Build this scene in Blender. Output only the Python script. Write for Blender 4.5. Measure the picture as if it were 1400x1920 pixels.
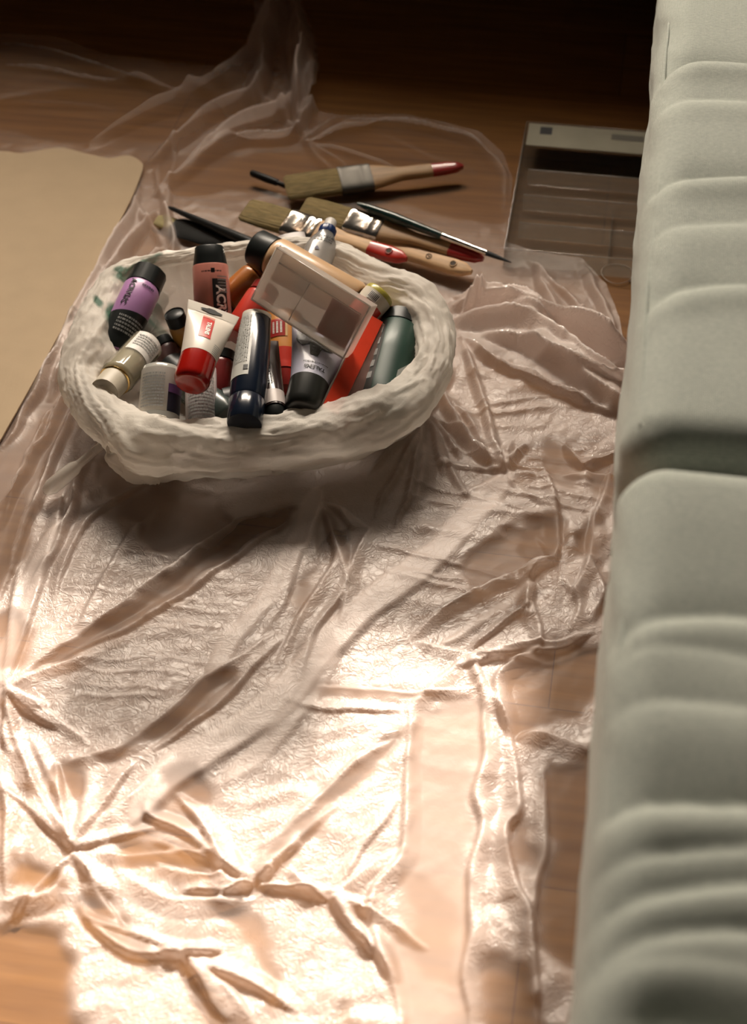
import bpy, math, random
import numpy as np
from mathutils import Matrix, Vector

# ------------------------------------------------------------------ scene, camera, light
for o in list(bpy.data.objects):
    bpy.data.objects.remove(o, do_unlink=True)
SC = bpy.context.scene
COL = SC.collection
SC.cycles.transparent_max_bounces = 32
SC.cycles.max_bounces = 8
SC.view_settings.view_transform = 'Standard'
SC.view_settings.look = 'None'
SC.view_settings.gamma = 1.0
SC.view_settings.use_curve_mapping = False
SC.view_settings.exposure = 0.0

FPX = 3000.0                       # focal length in pixels of a 1400 x 1920 frame
CAM_H = 1.12
PITCH = math.radians(43.1)
YAW = math.radians(9.6)
HX, HY = -math.sin(YAW), math.cos(YAW)
RIGHT = np.array([math.cos(YAW), math.sin(YAW), 0.0])
FWD = np.array([HX * math.cos(PITCH), HY * math.cos(PITCH), -math.sin(PITCH)])
UPV = np.cross(RIGHT, FWD)
CAMP = np.array([0.0, 0.0, CAM_H])

def P(px, py, z=0.0):
    """the place on the level z that is seen at a point of the photograph"""
    d = FWD + RIGHT * (px - 700.0) / FPX + UPV * (960.0 - py) / FPX
    t = (z - CAM_H) / d[2]
    return CAMP + d * t

def PX(pts):
    """project world points (n,3) to photo pixels"""
    q = np.asarray(pts) - CAMP
    dep = q @ FWD
    return 700 + FPX * (q @ RIGHT) / dep, 960 - FPX * (q @ UPV) / dep

cam_data = bpy.data.cameras.new('camera')
cam = bpy.data.objects.new('camera', cam_data)
COL.objects.link(cam)
cam_data.sensor_fit = 'VERTICAL'
cam_data.sensor_height = 36.0
cam_data.sensor_width = 26.25
cam_data.lens = FPX / 1920.0 * 36.0
cam_data.clip_start = 0.02
cam_data.dof.use_dof = True
cam_data.dof.focus_distance = 1.61
cam_data.dof.aperture_fstop = 5.0
M = Matrix((( RIGHT[0], UPV[0], -FWD[0], 0.0),
            ( RIGHT[1], UPV[1], -FWD[1], 0.0),
            ( RIGHT[2], UPV[2], -FWD[2], CAM_H),
            ( 0, 0, 0, 1)))
cam.matrix_world = M
SC.camera = cam

# dim warm room light
W = bpy.data.worlds.new('room_light'); SC.world = W
W.use_nodes = True
W.node_tree.nodes['Background'].inputs[0].default_value = (1.0, 0.80, 0.62, 1)
W.node_tree.nodes['Background'].inputs[1].default_value = 0.018

# window in the far wall: its opening, the low sun behind it, the pale sky behind it
WALL_Y = 2.46
SILL_Z, HEAD_Z = 1.01, 1.75
SUN_EL = math.radians(34.5)
SUN_AZ = math.radians(0.0)
sun_data = bpy.data.lights.new('sun', 'SUN')
sun = bpy.data.objects.new('sun', sun_data); COL.objects.link(sun)
sun_data.energy = 12.5
sun_data.angle = math.radians(1.7)
sun_data.color = (1.0, 0.865, 0.73)
# light travels toward -y and down
sdir = Vector((math.sin(SUN_AZ) * math.cos(SUN_EL), -math.cos(SUN_AZ) * math.cos(SUN_EL), -math.sin(SUN_EL)))
sun.rotation_euler = sdir.to_track_quat('-Z', 'Y').to_euler()
sun.location = (-0.5, 4.5, 3.0)

sky_data = bpy.data.lights.new('window_sky', 'AREA')
sky = bpy.data.objects.new('window_sky', sky_data); COL.objects.link(sky)
sky_data.shape = 'RECTANGLE'; sky_data.size = 2.2; sky_data.size_y = 1.0
sky_data.energy = 370.0
sky_data.color = (1.0, 0.87, 0.72)
sky.location = (-0.30, 3.15, 1.60)
sky.rotation_euler = (Vector((-0.15, 1.0, 0.0)) - sky.location).to_track_quat('-Z', 'Y').to_euler()

# ------------------------------------------------------------------ helpers
def nt_new(name):
    m = bpy.data.materials.new(name); m.use_nodes = True
    m.node_tree.nodes.clear()
    return m, m.node_tree.nodes, m.node_tree.links

MATS = {}
def pm(name, color, rough=0.5, metal=0.0, bump=0.0, bscale=200.0, vary=0.06, spec=0.5, coat=0.0, trans=0.0,
       stretch=(1, 1, 1), sheen=0.0, vscale=30.0):
    if name in MATS: return MATS[name]
    m, N, L = nt_new(name)
    out = N.new('ShaderNodeOutputMaterial'); b = N.new('ShaderNodeBsdfPrincipled')
    L.new(b.outputs[0], out.inputs[0])
    tc = N.new('ShaderNodeTexCoord'); mp = N.new('ShaderNodeMapping')
    mp.inputs['Scale'].default_value = stretch
    L.new(tc.outputs['Object'], mp.inputs['Vector'])
    n = N.new('ShaderNodeTexNoise'); n.inputs['Scale'].default_value = vscale; n.inputs['Detail'].default_value = 4
    L.new(mp.outputs[0], n.inputs['Vector'])
    cr = N.new('ShaderNodeValToRGB')
    c = np.array(color)
    cr.color_ramp.elements[0].position = 0.3; cr.color_ramp.elements[1].position = 0.7
    cr.color_ramp.elements[0].color = (*np.clip(c * (1 - vary * 2), 0, 1), 1)
    cr.color_ramp.elements[1].color = (*np.clip(c * (1 + vary * 2), 0, 1), 1)
    L.new(n.outputs[0], cr.inputs[0]); L.new(cr.outputs[0], b.inputs['Base Color'])
    b.inputs['Roughness'].default_value = rough; b.inputs['Metallic'].default_value = metal
    b.inputs['Specular IOR Level'].default_value = spec
    b.inputs['Coat Weight'].default_value = coat; b.inputs['Coat Roughness'].default_value = 0.12
    b.inputs['Transmission Weight'].default_value = trans
    b.inputs['Sheen Weight'].default_value = sheen
    if bump:
        n2 = N.new('ShaderNodeTexNoise'); n2.inputs['Scale'].default_value = bscale; n2.inputs['Detail'].default_value = 3
        L.new(mp.outputs[0], n2.inputs['Vector'])
        bp = N.new('ShaderNodeBump'); bp.inputs['Strength'].default_value = bump; bp.inputs['Distance'].default_value = 0.001
        L.new(n2.outputs[0], bp.inputs['Height']); L.new(bp.outputs[0], b.inputs['Normal'])
    MATS[name] = m
    return m

def film_mat(name, color, milk, glossy=0.25, rough=0.25, attr=None, bump=0.5, transl=0.4, clear_color=(1, 1, 1)):
    """thin plastic film: part clear, part milky, glossy on top"""
    if name in MATS: return MATS[name]
    m, N, L = nt_new(name)
    out = N.new('ShaderNodeOutputMaterial')
    tr = N.new('ShaderNodeBsdfTransparent'); tr.inputs[0].default_value = (*clear_color, 1)
    df = N.new('ShaderNodeBsdfDiffuse'); df.inputs[0].default_value = (*color, 1)
    tl = N.new('ShaderNodeBsdfTranslucent'); tl.inputs[0].default_value = (*color, 1)
    gl = N.new('ShaderNodeBsdfGlossy'); gl.inputs['Roughness'].default_value = rough
    m1 = N.new('ShaderNodeMixShader'); m1.inputs[0].default_value = transl
    L.new(df.outputs[0], m1.inputs[1]); L.new(tl.outputs[0], m1.inputs[2])
    m2 = N.new('ShaderNodeMixShader')
    L.new(tr.outputs[0], m2.inputs[1]); L.new(m1.outputs[0], m2.inputs[2])
    m3 = N.new('ShaderNodeMixShader')
    fr = N.new('ShaderNodeFresnel'); fr.inputs[0].default_value = 1.45
    ge = N.new('ShaderNodeNewGeometry'); io = N.new('ShaderNodeMapRange')
    io.inputs['To Min'].default_value = 1.45; io.inputs['To Max'].default_value = 1 / 1.45
    L.new(ge.outputs['Backfacing'], io.inputs['Value']); L.new(io.outputs[0], fr.inputs[0])
    mul = N.new('ShaderNodeMath'); mul.operation = 'MULTIPLY'; mul.inputs[1].default_value = glossy * 4
    L.new(fr.outputs[0], mul.inputs[0]); L.new(mul.outputs[0], m3.inputs[0])
    L.new(m2.outputs[0], m3.inputs[1]); L.new(gl.outputs[0], m3.inputs[2])
    L.new(m3.outputs[0], out.inputs[0])
    tc = N.new('ShaderNodeTexCoord')
    if attr:
        at = N.new('ShaderNodeAttribute'); at.attribute_name = attr
        L.new(at.outputs['Fac'], m2.inputs[0])
    else:
        m2.inputs[0].default_value = milk
    if bump:
        wn = N.new('ShaderNodeTexNoise'); wn.inputs['Scale'].default_value = 22; wn.inputs['Detail'].default_value = 3
        L.new(tc.outputs['Object'], wn.inputs['Vector'])
        ad = N.new('ShaderNodeVectorMath'); ad.operation = 'MULTIPLY_ADD'
        ad.inputs[1].default_value = (0.05, 0.05, 0.05)
        L.new(wn.outputs['Color'], ad.inputs[0]); L.new(tc.outputs['Object'], ad.inputs[2])
        vo = N.new('ShaderNodeTexVoronoi'); vo.feature = 'DISTANCE_TO_EDGE'; vo.inputs['Scale'].default_value = 70
        L.new(ad.outputs[0], vo.inputs['Vector'])
        mr = N.new('ShaderNodeMapRange'); mr.inputs['From Max'].default_value = 0.05
        L.new(vo.outputs['Distance'], mr.inputs['Value'])
        n2 = N.new('ShaderNodeTexNoise'); n2.inputs['Scale'].default_value = 160; n2.inputs['Detail'].default_value = 4
        n2.inputs['Distortion'].default_value = 1.2
        L.new(ad.outputs[0], n2.inputs['Vector'])
        a = N.new('ShaderNodeMath'); a.operation = 'MULTIPLY_ADD'; a.inputs[1].default_value = -0.16
        L.new(mr.outputs[0], a.inputs[0]); L.new(n2.outputs[0], a.inputs[2])
        bp = N.new('ShaderNodeBump'); bp.inputs['Strength'].default_value = bump; bp.inputs['Distance'].default_value = 0.0025
        L.new(a.outputs[0], bp.inputs['Height'])
        if attr:
            at2 = N.new('ShaderNodeAttribute'); at2.attribute_name = 'crinkle'
            mu = N.new('ShaderNodeMath'); mu.operation = 'MULTIPLY'; mu.inputs[1].default_value = bump
            L.new(at2.outputs['Fac'], mu.inputs[0]); L.new(mu.outputs[0], bp.inputs['Strength'])
            mg = N.new('ShaderNodeMath'); mg.operation = 'MULTIPLY'
            L.new(mul.outputs[0], mg.inputs[0]); L.new(at2.outputs['Fac'], mg.inputs[1]); L.new(mg.outputs[0], m3.inputs[0])
        for s in (df, tl, gl): L.new(bp.outputs[0], s.inputs['Normal'])
        L.new(bp.outputs[0], fr.inputs['Normal'])
    MATS[name] = m
    return m

def mesh_obj(name, verts, faces, mat, parent=None, smooth=True, attrs=None):
    me = bpy.data.meshes.new(name)
    me.from_pydata([tuple(map(float, v)) for v in verts], [], [tuple(map(int, f)) for f in faces])
    if smooth:
        me.polygons.foreach_set('use_smooth', [True] * len(me.polygons))
    if attrs:
        for k, v in attrs.items():
            a = me.attributes.new(k, 'FLOAT', 'POINT'); a.data.foreach_set('value', np.asarray(v, dtype=np.float32))
    if mat: me.materials.append(mat)
    me.update()
    o = bpy.data.objects.new(name, me); COL.objects.link(o)
    if parent: o.parent = parent
    return o

def grid_mesh(name, V, keep=None, mat=None, parent=None, attrs=None, wrap=False):
    """V: (r,c,3) array of points joined into quads, quick path"""
    r, c = V.shape[:2]
    idx = np.arange(r * c).reshape(r, c)
    if wrap:
        nxt = np.roll(idx, -1, axis=1)
        q = np.stack([idx[:-1], nxt[:-1], nxt[1:], idx[1:]], -1).reshape(-1, 4)
    else:
        q = np.stack([idx[:-1, :-1], idx[:-1, 1:], idx[1:, 1:], idx[1:, :-1]], -1).reshape(-1, 4)
    if keep is not None: q = q[keep]
    verts = V.reshape(-1, 3)
    used = np.zeros(len(verts), bool); used[q.ravel()] = True
    remap = np.cumsum(used) - 1
    verts = verts[used]; q = remap[q]
    me = bpy.data.meshes.new(name)
    me.vertices.add(len(verts)); me.vertices.foreach_set('co', verts.astype(np.float32).ravel())
    me.loops.add(len(q) * 4); me.loops.foreach_set('vertex_index', q.ravel().astype(np.int32))
    me.polygons.add(len(q)); me.polygons.foreach_set('loop_start', np.arange(0, len(q) * 4, 4, dtype=np.int32))
    me.update(calc_edges=True)
    me.polygons.foreach_set('use_smooth', np.ones(len(q), bool))
    if attrs:
        for k, v in attrs.items():
            a = me.attributes.new(k, 'FLOAT', 'POINT'); a.data.foreach_set('value', np.asarray(v, np.float32).reshape(-1)[used])
    if mat: me.materials.append(mat)
    me.validate()
    o = bpy.data.objects.new(name, me); COL.objects.link(o)
    if parent: o.parent = parent
    return o

def tag(o, label=None, cat=None, group=None, kind=None):
    if label: o['label'] = label
    if cat: o['category'] = cat
    if group: o['group'] = group
    if kind: o['kind'] = kind
    return o

def box(name, lo, hi, mat, parent=None, bevel=0.0):
    x0, y0, z0 = lo; x1, y1, z1 = hi
    v = [(x0,y0,z0),(x1,y0,z0),(x1,y1,z0),(x0,y1,z0),(x0,y0,z1),(x1,y0,z1),(x1,y1,z1),(x0,y1,z1)]
    f = [(0,3,2,1),(4,5,6,7),(0,1,5,4),(1,2,6,5),(2,3,7,6),(3,0,4,7)]
    o = mesh_obj(name, v, f, mat, parent, smooth=False)
    if bevel:
        b = o.modifiers.new('round', 'BEVEL'); b.width = bevel; b.segments = 3
    return o

# noise
def _h(i, j, s):
    h = (i * 374761393 + j * 668265263 + s * 974634777) & 0xFFFFFFFF
    h = ((h ^ (h >> 13)) * 1274126177) & 0xFFFFFFFF
    return ((h ^ (h >> 16)) & 0xFFFF) / 65535.0
def vnoise(x, y, s=0):
    x = np.asarray(x, float); y = np.asarray(y, float)
    xi = np.floor(x).astype(np.int64); yi = np.floor(y).astype(np.int64)
    fx = x - xi; fy = y - yi
    fx = fx * fx * (3 - 2 * fx); fy = fy * fy * (3 - 2 * fy)
    a = _h(xi, yi, s); b = _h(xi + 1, yi, s); c = _h(xi, yi + 1, s); d = _h(xi + 1, yi + 1, s)
    return (a * (1 - fx) + b * fx) * (1 - fy) + (c * (1 - fx) + d * fx) * fy
def fbm(x, y, s=0, o=3):
    t = 0; a = 0.5; n = 0
    for k in range(o):
        t = t + a * vnoise(x * 2 ** k, y * 2 ** k, s + k); n += a; a *= 0.5
    return t / n
def ridged(x, y, s=0, p=3.0):
    return (1 - np.abs(2 * vnoise(x, y, s) - 1)) ** p
def facet(x, y, s=0):
    """random flat facets meeting in straight creases"""
    x, y = x + 0.35 * vnoise(x * .6, y * .6, s + 40), y + 0.35 * vnoise(x * .6, y * .6, s + 41)
    xi = np.floor(x).astype(np.int64); yi = np.floor(y).astype(np.int64)
    fx = x - xi; fy = y - yi
    a = _h(xi, yi, s); b = _h(xi + 1, yi, s); c = _h(xi, yi + 1, s); d = _h(xi + 1, yi + 1, s)
    lo = a + (b - a) * fx + (d - b) * fy
    hi = a + (d - c) * fx + (c - a) * fy
    lo = np.where(fx >= fy, lo, hi)
    return lo
def seg_dist(X, Y, pts):
    """distance to polyline and the running parameter 0..1 of the nearest point, and the side"""
    pts = np.asarray(pts)[:, :2]
    L = np.linalg.norm(np.diff(pts, axis=0), axis=1); T = L.sum(); acc = 0
    best = np.full(X.shape, 1e9); par = np.zeros(X.shape); side = np.zeros(X.shape)
    for k in range(len(pts) - 1):
        ax, ay = pts[k]; bx, by = pts[k + 1]; dx, dy = bx - ax, by - ay
        t = np.clip(((X - ax) * dx + (Y - ay) * dy) / max(dx * dx + dy * dy, 1e-12), 0, 1)
        ex = X - ax - t * dx; ey = Y - ay - t * dy
        d = np.sqrt(ex * ex + ey * ey); m = d < best
        best[m] = d[m]; par[m] = ((acc + t * L[k]) / T)[m]; side[m] = np.sign(dx * ey - dy * ex)[m]
        acc += L[k]
    return best, par, side
def poly_sd(X, Y, poly):
    """signed distance to a closed polygon, negative inside"""
    poly = np.asarray(poly)[:, :2]
    best = np.full(X.shape, 1e9); ins = np.zeros(X.shape, bool); n = len(poly)
    nx = np.zeros(X.shape); ny = np.zeros(X.shape)
    for k in range(n):
        ax, ay = poly[k]; bx, by = poly[(k + 1) % n]; dx, dy = bx - ax, by - ay
        t = np.clip(((X - ax) * dx + (Y - ay) * dy) / max(dx * dx + dy * dy, 1e-12), 0, 1)
        qx = ax + t * dx; qy = ay + t * dy
        d = np.hypot(X - qx, Y - qy); m = d < best
        best[m] = d[m]; nx[m] = qx[m]; ny[m] = qy[m]
        c = ((ay > Y) != (by > Y))
        with np.errstate(divide='ignore', invalid='ignore'):
            xi = (bx - ax) * (Y - ay) / (by - ay + 1e-15) + ax
        ins ^= (c & (X < xi))
    return np.where(ins, -best, best), nx, ny
def smooth_poly(pts, n=6, closed=False):
    """Catmull-Rom through points"""
    pts = np.asarray(pts, float); N = len(pts); out = []
    rng = range(N) if closed else range(N - 1)
    for i in rng:
        if closed:
            p0, p1, p2, p3 = pts[(i - 1) % N], pts[i], pts[(i + 1) % N], pts[(i + 2) % N]
        else:
            p0 = pts[max(i - 1, 0)]; p1 = pts[i]; p2 = pts[i + 1]; p3 = pts[min(i + 2, N - 1)]
        for k in range(n):
            t = k / n
            out.append(0.5 * ((2 * p1) + (-p0 + p2) * t + (2 * p0 - 5 * p1 + 4 * p2 - p3) * t * t + (-p0 + 3 * p1 - 3 * p2 + p3) * t ** 3))
    if not closed: out.append(pts[-1])
    return np.array(out)
def F(pts, z=0.0):
    return np.array([P(a, b, z) for a, b in pts])

# ------------------------------------------------------------------ setting
def floor_material():
    m, N, L = nt_new('reddish wood floor')
    out = N.new('ShaderNodeOutputMaterial'); b = N.new('ShaderNodeBsdfPrincipled'); L.new(b.outputs[0], out.inputs[0])
    tc = N.new('ShaderNodeTexCoord'); mp = N.new('ShaderNodeMapping')
    L.new(tc.outputs['Object'], mp.inputs['Vector'])
    br = N.new('ShaderNodeTexBrick'); br.inputs['Scale'].default_value = 1.0
    br.inputs['Brick Width'].default_value = 1.2; br.inputs['Row Height'].default_value = 0.19
    br.inputs['Mortar Size'].default_value = 0.0007; br.inputs['Mortar Smooth'].default_value = 0.3
    br.inputs['Color1'].default_value = (0.20, 0.092, 0.024, 1); br.inputs['Color2'].default_value = (0.16, 0.070, 0.019, 1)
    br.inputs['Mortar'].default_value = (0.09, 0.036, 0.012, 1)
    L.new(mp.outputs[0], br.inputs['Vector'])
    mp2 = N.new('ShaderNodeMapping'); mp2.inputs['Scale'].default_value = (2.0, 26, 1)
    L.new(tc.outputs['Object'], mp2.inputs['Vector'])
    g = N.new('ShaderNodeTexNoise'); g.inputs['Scale'].default_value = 3.0; g.inputs['Detail'].default_value = 6
    L.new(mp2.outputs[0], g.inputs['Vector'])
    cr = N.new('ShaderNodeValToRGB'); cr.color_ramp.elements[0].color = (0.62, 0.55, 0.5, 1); cr.color_ramp.elements[1].color = (1.15, 1.15, 1.15, 1)
    cr.color_ramp.elements[0].position = 0.3; cr.color_ramp.elements[1].position = 0.7
    L.new(g.outputs[0], cr.inputs[0])
    mx = N.new('ShaderNodeMix'); mx.data_type = 'RGBA'; mx.blend_type = 'MULTIPLY'; mx.inputs['Factor'].default_value = 0.8
    L.new(br.outputs['Color'], mx.inputs['A']); L.new(cr.outputs[0], mx.inputs['B'])
    L.new(mx.outputs['Result'], b.inputs['Base Color'])
    b.inputs['Roughness'].default_value = 0.5; b.inputs['Specular IOR Level'].default_value = 0.14
    return m
fl = box('floor', (-3.0, -2.0, -0.05), (2.6, WALL_Y + 0.6, 0.0), floor_material())
tag(fl, 'reddish brown wooden plank floor under the plastic sheet', kind='structure')

wall_m = pm('brown wall paint', (0.16, 0.11, 0.075), 0.9, bump=0.2)
WX0, WX1 = -1.62, -0.02        # sides of the window opening
wy0, wy1 = WALL_Y, WALL_Y + 0.28
def wall_with_hole():
    vs, fs = [], []
    def add(lo, hi):
        x0, y0, z0 = lo; x1, y1, z1 = hi; n = len(vs)
        vs.extend([(x0,y0,z0),(x1,y0,z0),(x1,y1,z0),(x0,y1,z0),(x0,y0,z1),(x1,y0,z1),(x1,y1,z1),(x0,y1,z1)])
        fs.extend([tuple(n + k for k in q) for q in [(0,3,2,1),(4,5,6,7),(0,1,5,4),(1,2,6,5),(2,3,7,6),(3,0,4,7)]])
    add((-3.0, wy0, 0), (2.6, wy1, SILL_Z))
    add((-3.0, wy0, HEAD_Z), (2.6, wy1, 4.6))
    add((-3.0, wy0, SILL_Z), (WX0, wy1, HEAD_Z))
    add((WX1, wy0, SILL_Z), (2.6, wy1, HEAD_Z))
    return mesh_obj('wall_back', vs, fs, wall_m, smooth=False)
wb = wall_with_hole()
tag(wb, 'brown wall with the window at the far end of the room', kind='structure')
def sun_blocker_bowl():  # unseen dish, added to block sun and shape the lit patch
    prof = [(0.0, .0), (.05, .0), (.055, .008), (.05, .012), (.09, .028), (.12, .06), (.132, .10), (.135, .14), (.130, .14), (.127, .10), (.115, .062), (.085, .036), (.0, .02)]
    seg = 48; V = []; f = []
    for r, z in prof:
        for k in range(seg):
            a = k / seg * 2 * math.pi; V.append((-0.32 + r * math.cos(a), WALL_Y + .07 + r * .36 * math.sin(a), SILL_Z + z))
    for i in range(len(prof) - 1):
        for k in range(seg):
            k2 = (k + 1) % seg; f.append((i * seg + k, i * seg + k2, (i + 1) * seg + k2, (i + 1) * seg + k))
    o = mesh_obj('sun_blocker_dish', V, f, pm('brown stoneware', (.18, .11, .07), .5))
    tag(o, 'unseen stoneware dish added on the window sill to shade part of the sun patch', 'dish')
sun_blocker_bowl()
# ------------------------------------------------------------------ sofa
def fabric_material(name, base, deep, scale=1400):
    m, N, L = nt_new(name)
    out = N.new('ShaderNodeOutputMaterial'); b = N.new('ShaderNodeBsdfPrincipled'); L.new(b.outputs[0], out.inputs[0])
    tc = N.new('ShaderNodeTexCoord')
    n = N.new('ShaderNodeTexNoise'); n.inputs['Scale'].default_value = 260; n.inputs['Detail'].default_value = 5; n.inputs['Roughness'].default_value = 0.75
    mp = N.new('ShaderNodeMapping'); mp.inputs['Scale'].default_value = (1, 3, 1)
    L.new(tc.outputs['Object'], mp.inputs['Vector']); L.new(mp.outputs[0], n.inputs['Vector'])
    cr = N.new('ShaderNodeValToRGB'); cr.color_ramp.elements[0].color = (*deep, 1); cr.color_ramp.elements[1].color = (*base, 1)
    cr.color_ramp.elements[0].position = 0.32; cr.color_ramp.elements[1].position = 0.66
    L.new(n.outputs[0], cr.inputs[0]); L.new(cr.outputs[0], b.inputs['Base Color'])
    b.inputs['Roughness'].default_value = 0.95; b.inputs['Specular IOR Level'].default_value = 0.1
    b.inputs['Sheen Weight'].default_value = 0.25; b.inputs['Sheen Roughness'].default_value = 0.4
    w1 = N.new('ShaderNodeTexWave'); w1.inputs['Scale'].default_value = scale / 6; w1.bands_direction = 'X'
    w2 = N.new('ShaderNodeTexWave'); w2.inputs['Scale'].default_value = scale / 6; w2.bands_direction = 'Y'
    for w in (w1, w2):
        w.inputs['Distortion'].default_value = 1.5; L.new(tc.outputs['Object'], w.inputs['Vector'])
    a = N.new('ShaderNodeMath'); a.operation = 'ADD'; L.new(w1.outputs['Fac'], a.inputs[0]); L.new(w2.outputs['Fac'], a.inputs[1])
    a2 = N.new('ShaderNodeMath'); a2.operation = 'ADD'; L.new(a.outputs[0], a2.inputs[0]); L.new(n.outputs[0], a2.inputs[1])
    bp = N.new('ShaderNodeBump'); bp.inputs['Strength'].default_value = 0.35; bp.inputs['Distance'].default_value = 0.0008
    L.new(a2.outputs[0], bp.inputs['Height']); L.new(bp.outputs[0], b.inputs['Normal'])
    return m
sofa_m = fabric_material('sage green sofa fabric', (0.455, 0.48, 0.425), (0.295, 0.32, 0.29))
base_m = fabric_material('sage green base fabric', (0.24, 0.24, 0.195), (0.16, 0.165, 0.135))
sofa = bpy.data.objects.new('sofa', None); COL.objects.link(sofa)
sofa.location = (0.06, 1.1, 0)
tag(sofa, 'sage green fabric sofa with creased seat cushions beside the plastic sheet', 'sofa')

def rounded_block(lo, hi, r, step, disp):
    """six-sided soft block, rounded all round, its surface pushed by disp(points, normals)"""
    lo = np.array(lo, float); hi = np.array(hi, float); c = (lo + hi) / 2; h = (hi - lo) / 2
    Vs, Fs, off = [], [], 0
    for ax in range(3):
        for sg in (-1, 1):
            u, v = [(1, 2), (2, 0), (0, 1)][ax]
            nu = max(2, int(2 * h[u] / step[u])); nv = max(2, int(2 * h[v] / step[v]))
            a = np.linspace(-1, 1, nu + 1); b = np.linspace(-1, 1, nv + 1)
            # denser near the ends
            A, B = np.meshgrid(a, b, indexing='ij')
            p = np.zeros(A.shape + (3,)); p[..., ax] = sg * h[ax]; p[..., u] = A * h[u]; p[..., v] = B * h[v]
            q = np.clip(p, -h + r, h - r); d = p - q
            n = d / (np.linalg.norm(d, axis=-1, keepdims=True) + 1e-9)
            w = q + n * r + c
            w = disp(w, n)
            idx = np.arange(A.size).reshape(A.shape) + off; off += A.size
            f = np.stack([idx[:-1, :-1], idx[1:, :-1], idx[1:, 1:], idx[:-1, 1:]], -1).reshape(-1, 4)
            if sg < 0: f = f[:, ::-1]
            Vs.append(w.reshape(-1, 3)); Fs.append(f)
    V = np.concatenate(Vs); Fc = np.concatenate(Fs)
    key = np.round(V * 20000).astype(np.int64)
    _, first, inv = np.unique(key, axis=0, return_index=True, return_inverse=True)
    return V[first], inv.ravel()[Fc]

SEAT_Z = 0.42
FRONT_X = 0.030
def ycr(py, px=1300): return P(px, py, SEAT_Z)[1]
# crosswise creases: photo row, depth, width, bow
CREASES = [(108, .012, .016, .035), (180, .004, .014, .03), (312, .009, .015, .04), (405, .0035, .02, .03), (525, .006, .014, .035),
           (1142, .007, .014, .03), (1215, .003, .016, .02), (1300, .0035, .018, .03), (1475, .009, .014, .03), (1565, .005, .014, .03),
           (1645, .0065, .013, .03), (1735, .006, .014, .03), (1800, .0025, .012, .02), (1903, .011, .014, .03), (1990, .005, .015, .03)]
CR = [(ycr(a), d, w, b) for a, d, w, b in CREASES]
def cushion_disp(w, n):
    x, y = w[..., 0], w[..., 1]
    up = np.clip(n[..., 2], 0, 1); fr = np.clip(-n[..., 0], 0, 1)
    h = np.zeros(x.shape)
    for i, (y0, d, wd, bow) in enumerate(CR):
        xx = np.clip(x - FRONT_X, 0, 1)
        yc = y0 - bow * np.exp(-xx / 0.04) + 0.004 * np.sin(x * 30 + i)
        t = y - yc
        g = np.where(t > 0, np.exp(-t / (wd * 1.4)), np.exp(t / (wd * .28)))
        amp = d * np.clip(0.25 + xx / 0.05, 0, 1)
        h -= amp * g
        h += amp * 0.45 * np.exp(-((t + wd * 1.3) / (wd * 1.2)) ** 2)
    h = h * up
    # long soft pulls on the front side
    s = fbm(y * 14 + (w[..., 2]) * 26, w[..., 2] * 9, 5, 3) - .5
    h += fr * s * 0.010
    h += (fbm(x * 9, y * 9, 9, 2) - .5) * 0.006 * up
    w = w + n * h[..., None]
    return w
gap_y = P(1300, 848, SEAT_Z)[1]
for (y0, y1, r) in ((gap_y + 0.004, 2.46, 0.034), (-0.40, gap_y - 0.004, 0.034)):
    V, Fc = rounded_block((FRONT_X, y0, 0.26), (0.72, y1, SEAT_Z + 0.004), r, (0.006, 0.004, 0.006), cushion_disp)
    V = V - np.array(sofa.location)
    me_o = mesh_obj('seat_cushion', V, Fc, sofa_m, sofa)
# welt seam along each cushion's front edge
def tube(name, pts, r, mat, parent=None, seg=8, closed=False, off=(0, 0, 0)):
    pts = np.asarray(pts, float) - np.asarray(off); n = len(pts)
    ring = []
    for i in range(n):
        a = pts[(i - 1) % n] if (closed or i > 0) else pts[i]
        b = pts[(i + 1) % n] if (closed or i < n - 1) else pts[i]
        t = b - a; t /= np.linalg.norm(t) + 1e-12
        ref = np.array([0, 0, 1.0]) if abs(t[2]) < .9 else np.array([1.0, 0, 0])
        u = np.cross(t, ref); u /= np.linalg.norm(u); v = np.cross(t, u)
        rr = r[i] if hasattr(r, '__len__') else r
        ring.append([pts[i] + rr * (math.cos(k * 2 * math.pi / seg) * u + math.sin(k * 2 * math.pi / seg) * v) for k in range(seg)])
    V = np.array(ring).reshape(-1, 3); f = []
    for i in range(n if closed else n - 1):
        j = (i + 1) % n
        for k in range(seg):
            k2 = (k + 1) % seg
            f.append((i * seg + k, i * seg + k2, j * seg + k2, j * seg + k))
    if not closed:
        f.append(tuple(range(seg))[::-1]); f.append(tuple((n - 1) * seg + k for k in range(seg)))
    return mesh_obj(name, V, f, mat, parent)
for (y0, y1) in ((gap_y + 0.03, 2.44), (-0.38, gap_y - 0.03)):
    ys = np.linspace(y0, y1, 120)
    pts = [(FRONT_X + 0.0095 + 0.0015 * math.sin(y * 17), y, SEAT_Z - 0.0095 + 0.001 * math.sin(y * 23)) for y in ys]
    tube('seam', pts, 0.0018, sofa_m, sofa, 6, off=sofa.location)
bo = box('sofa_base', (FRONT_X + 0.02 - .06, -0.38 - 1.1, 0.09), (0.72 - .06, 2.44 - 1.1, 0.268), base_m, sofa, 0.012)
legm = pm('dark sofa leg wood', (0.05, 0.03, 0.02), 0.5)
for (x, y) in ((0.10, -0.3), (0.10, 2.36), (0.66, -0.3), (0.66, 2.36)):
    box('leg', (x - .06 - .02, y - 1.1 - .02, 0.0), (x - .06 + .02, y - 1.1 + .02, 0.092), legm, sofa, 0.003)
bk = box('backrest', (0.68 - .06, -0.38 - 1.1, 0.09), (0.90 - .06, 2.44 - 1.1, 0.80), sofa_m, sofa, 0.04)

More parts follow.
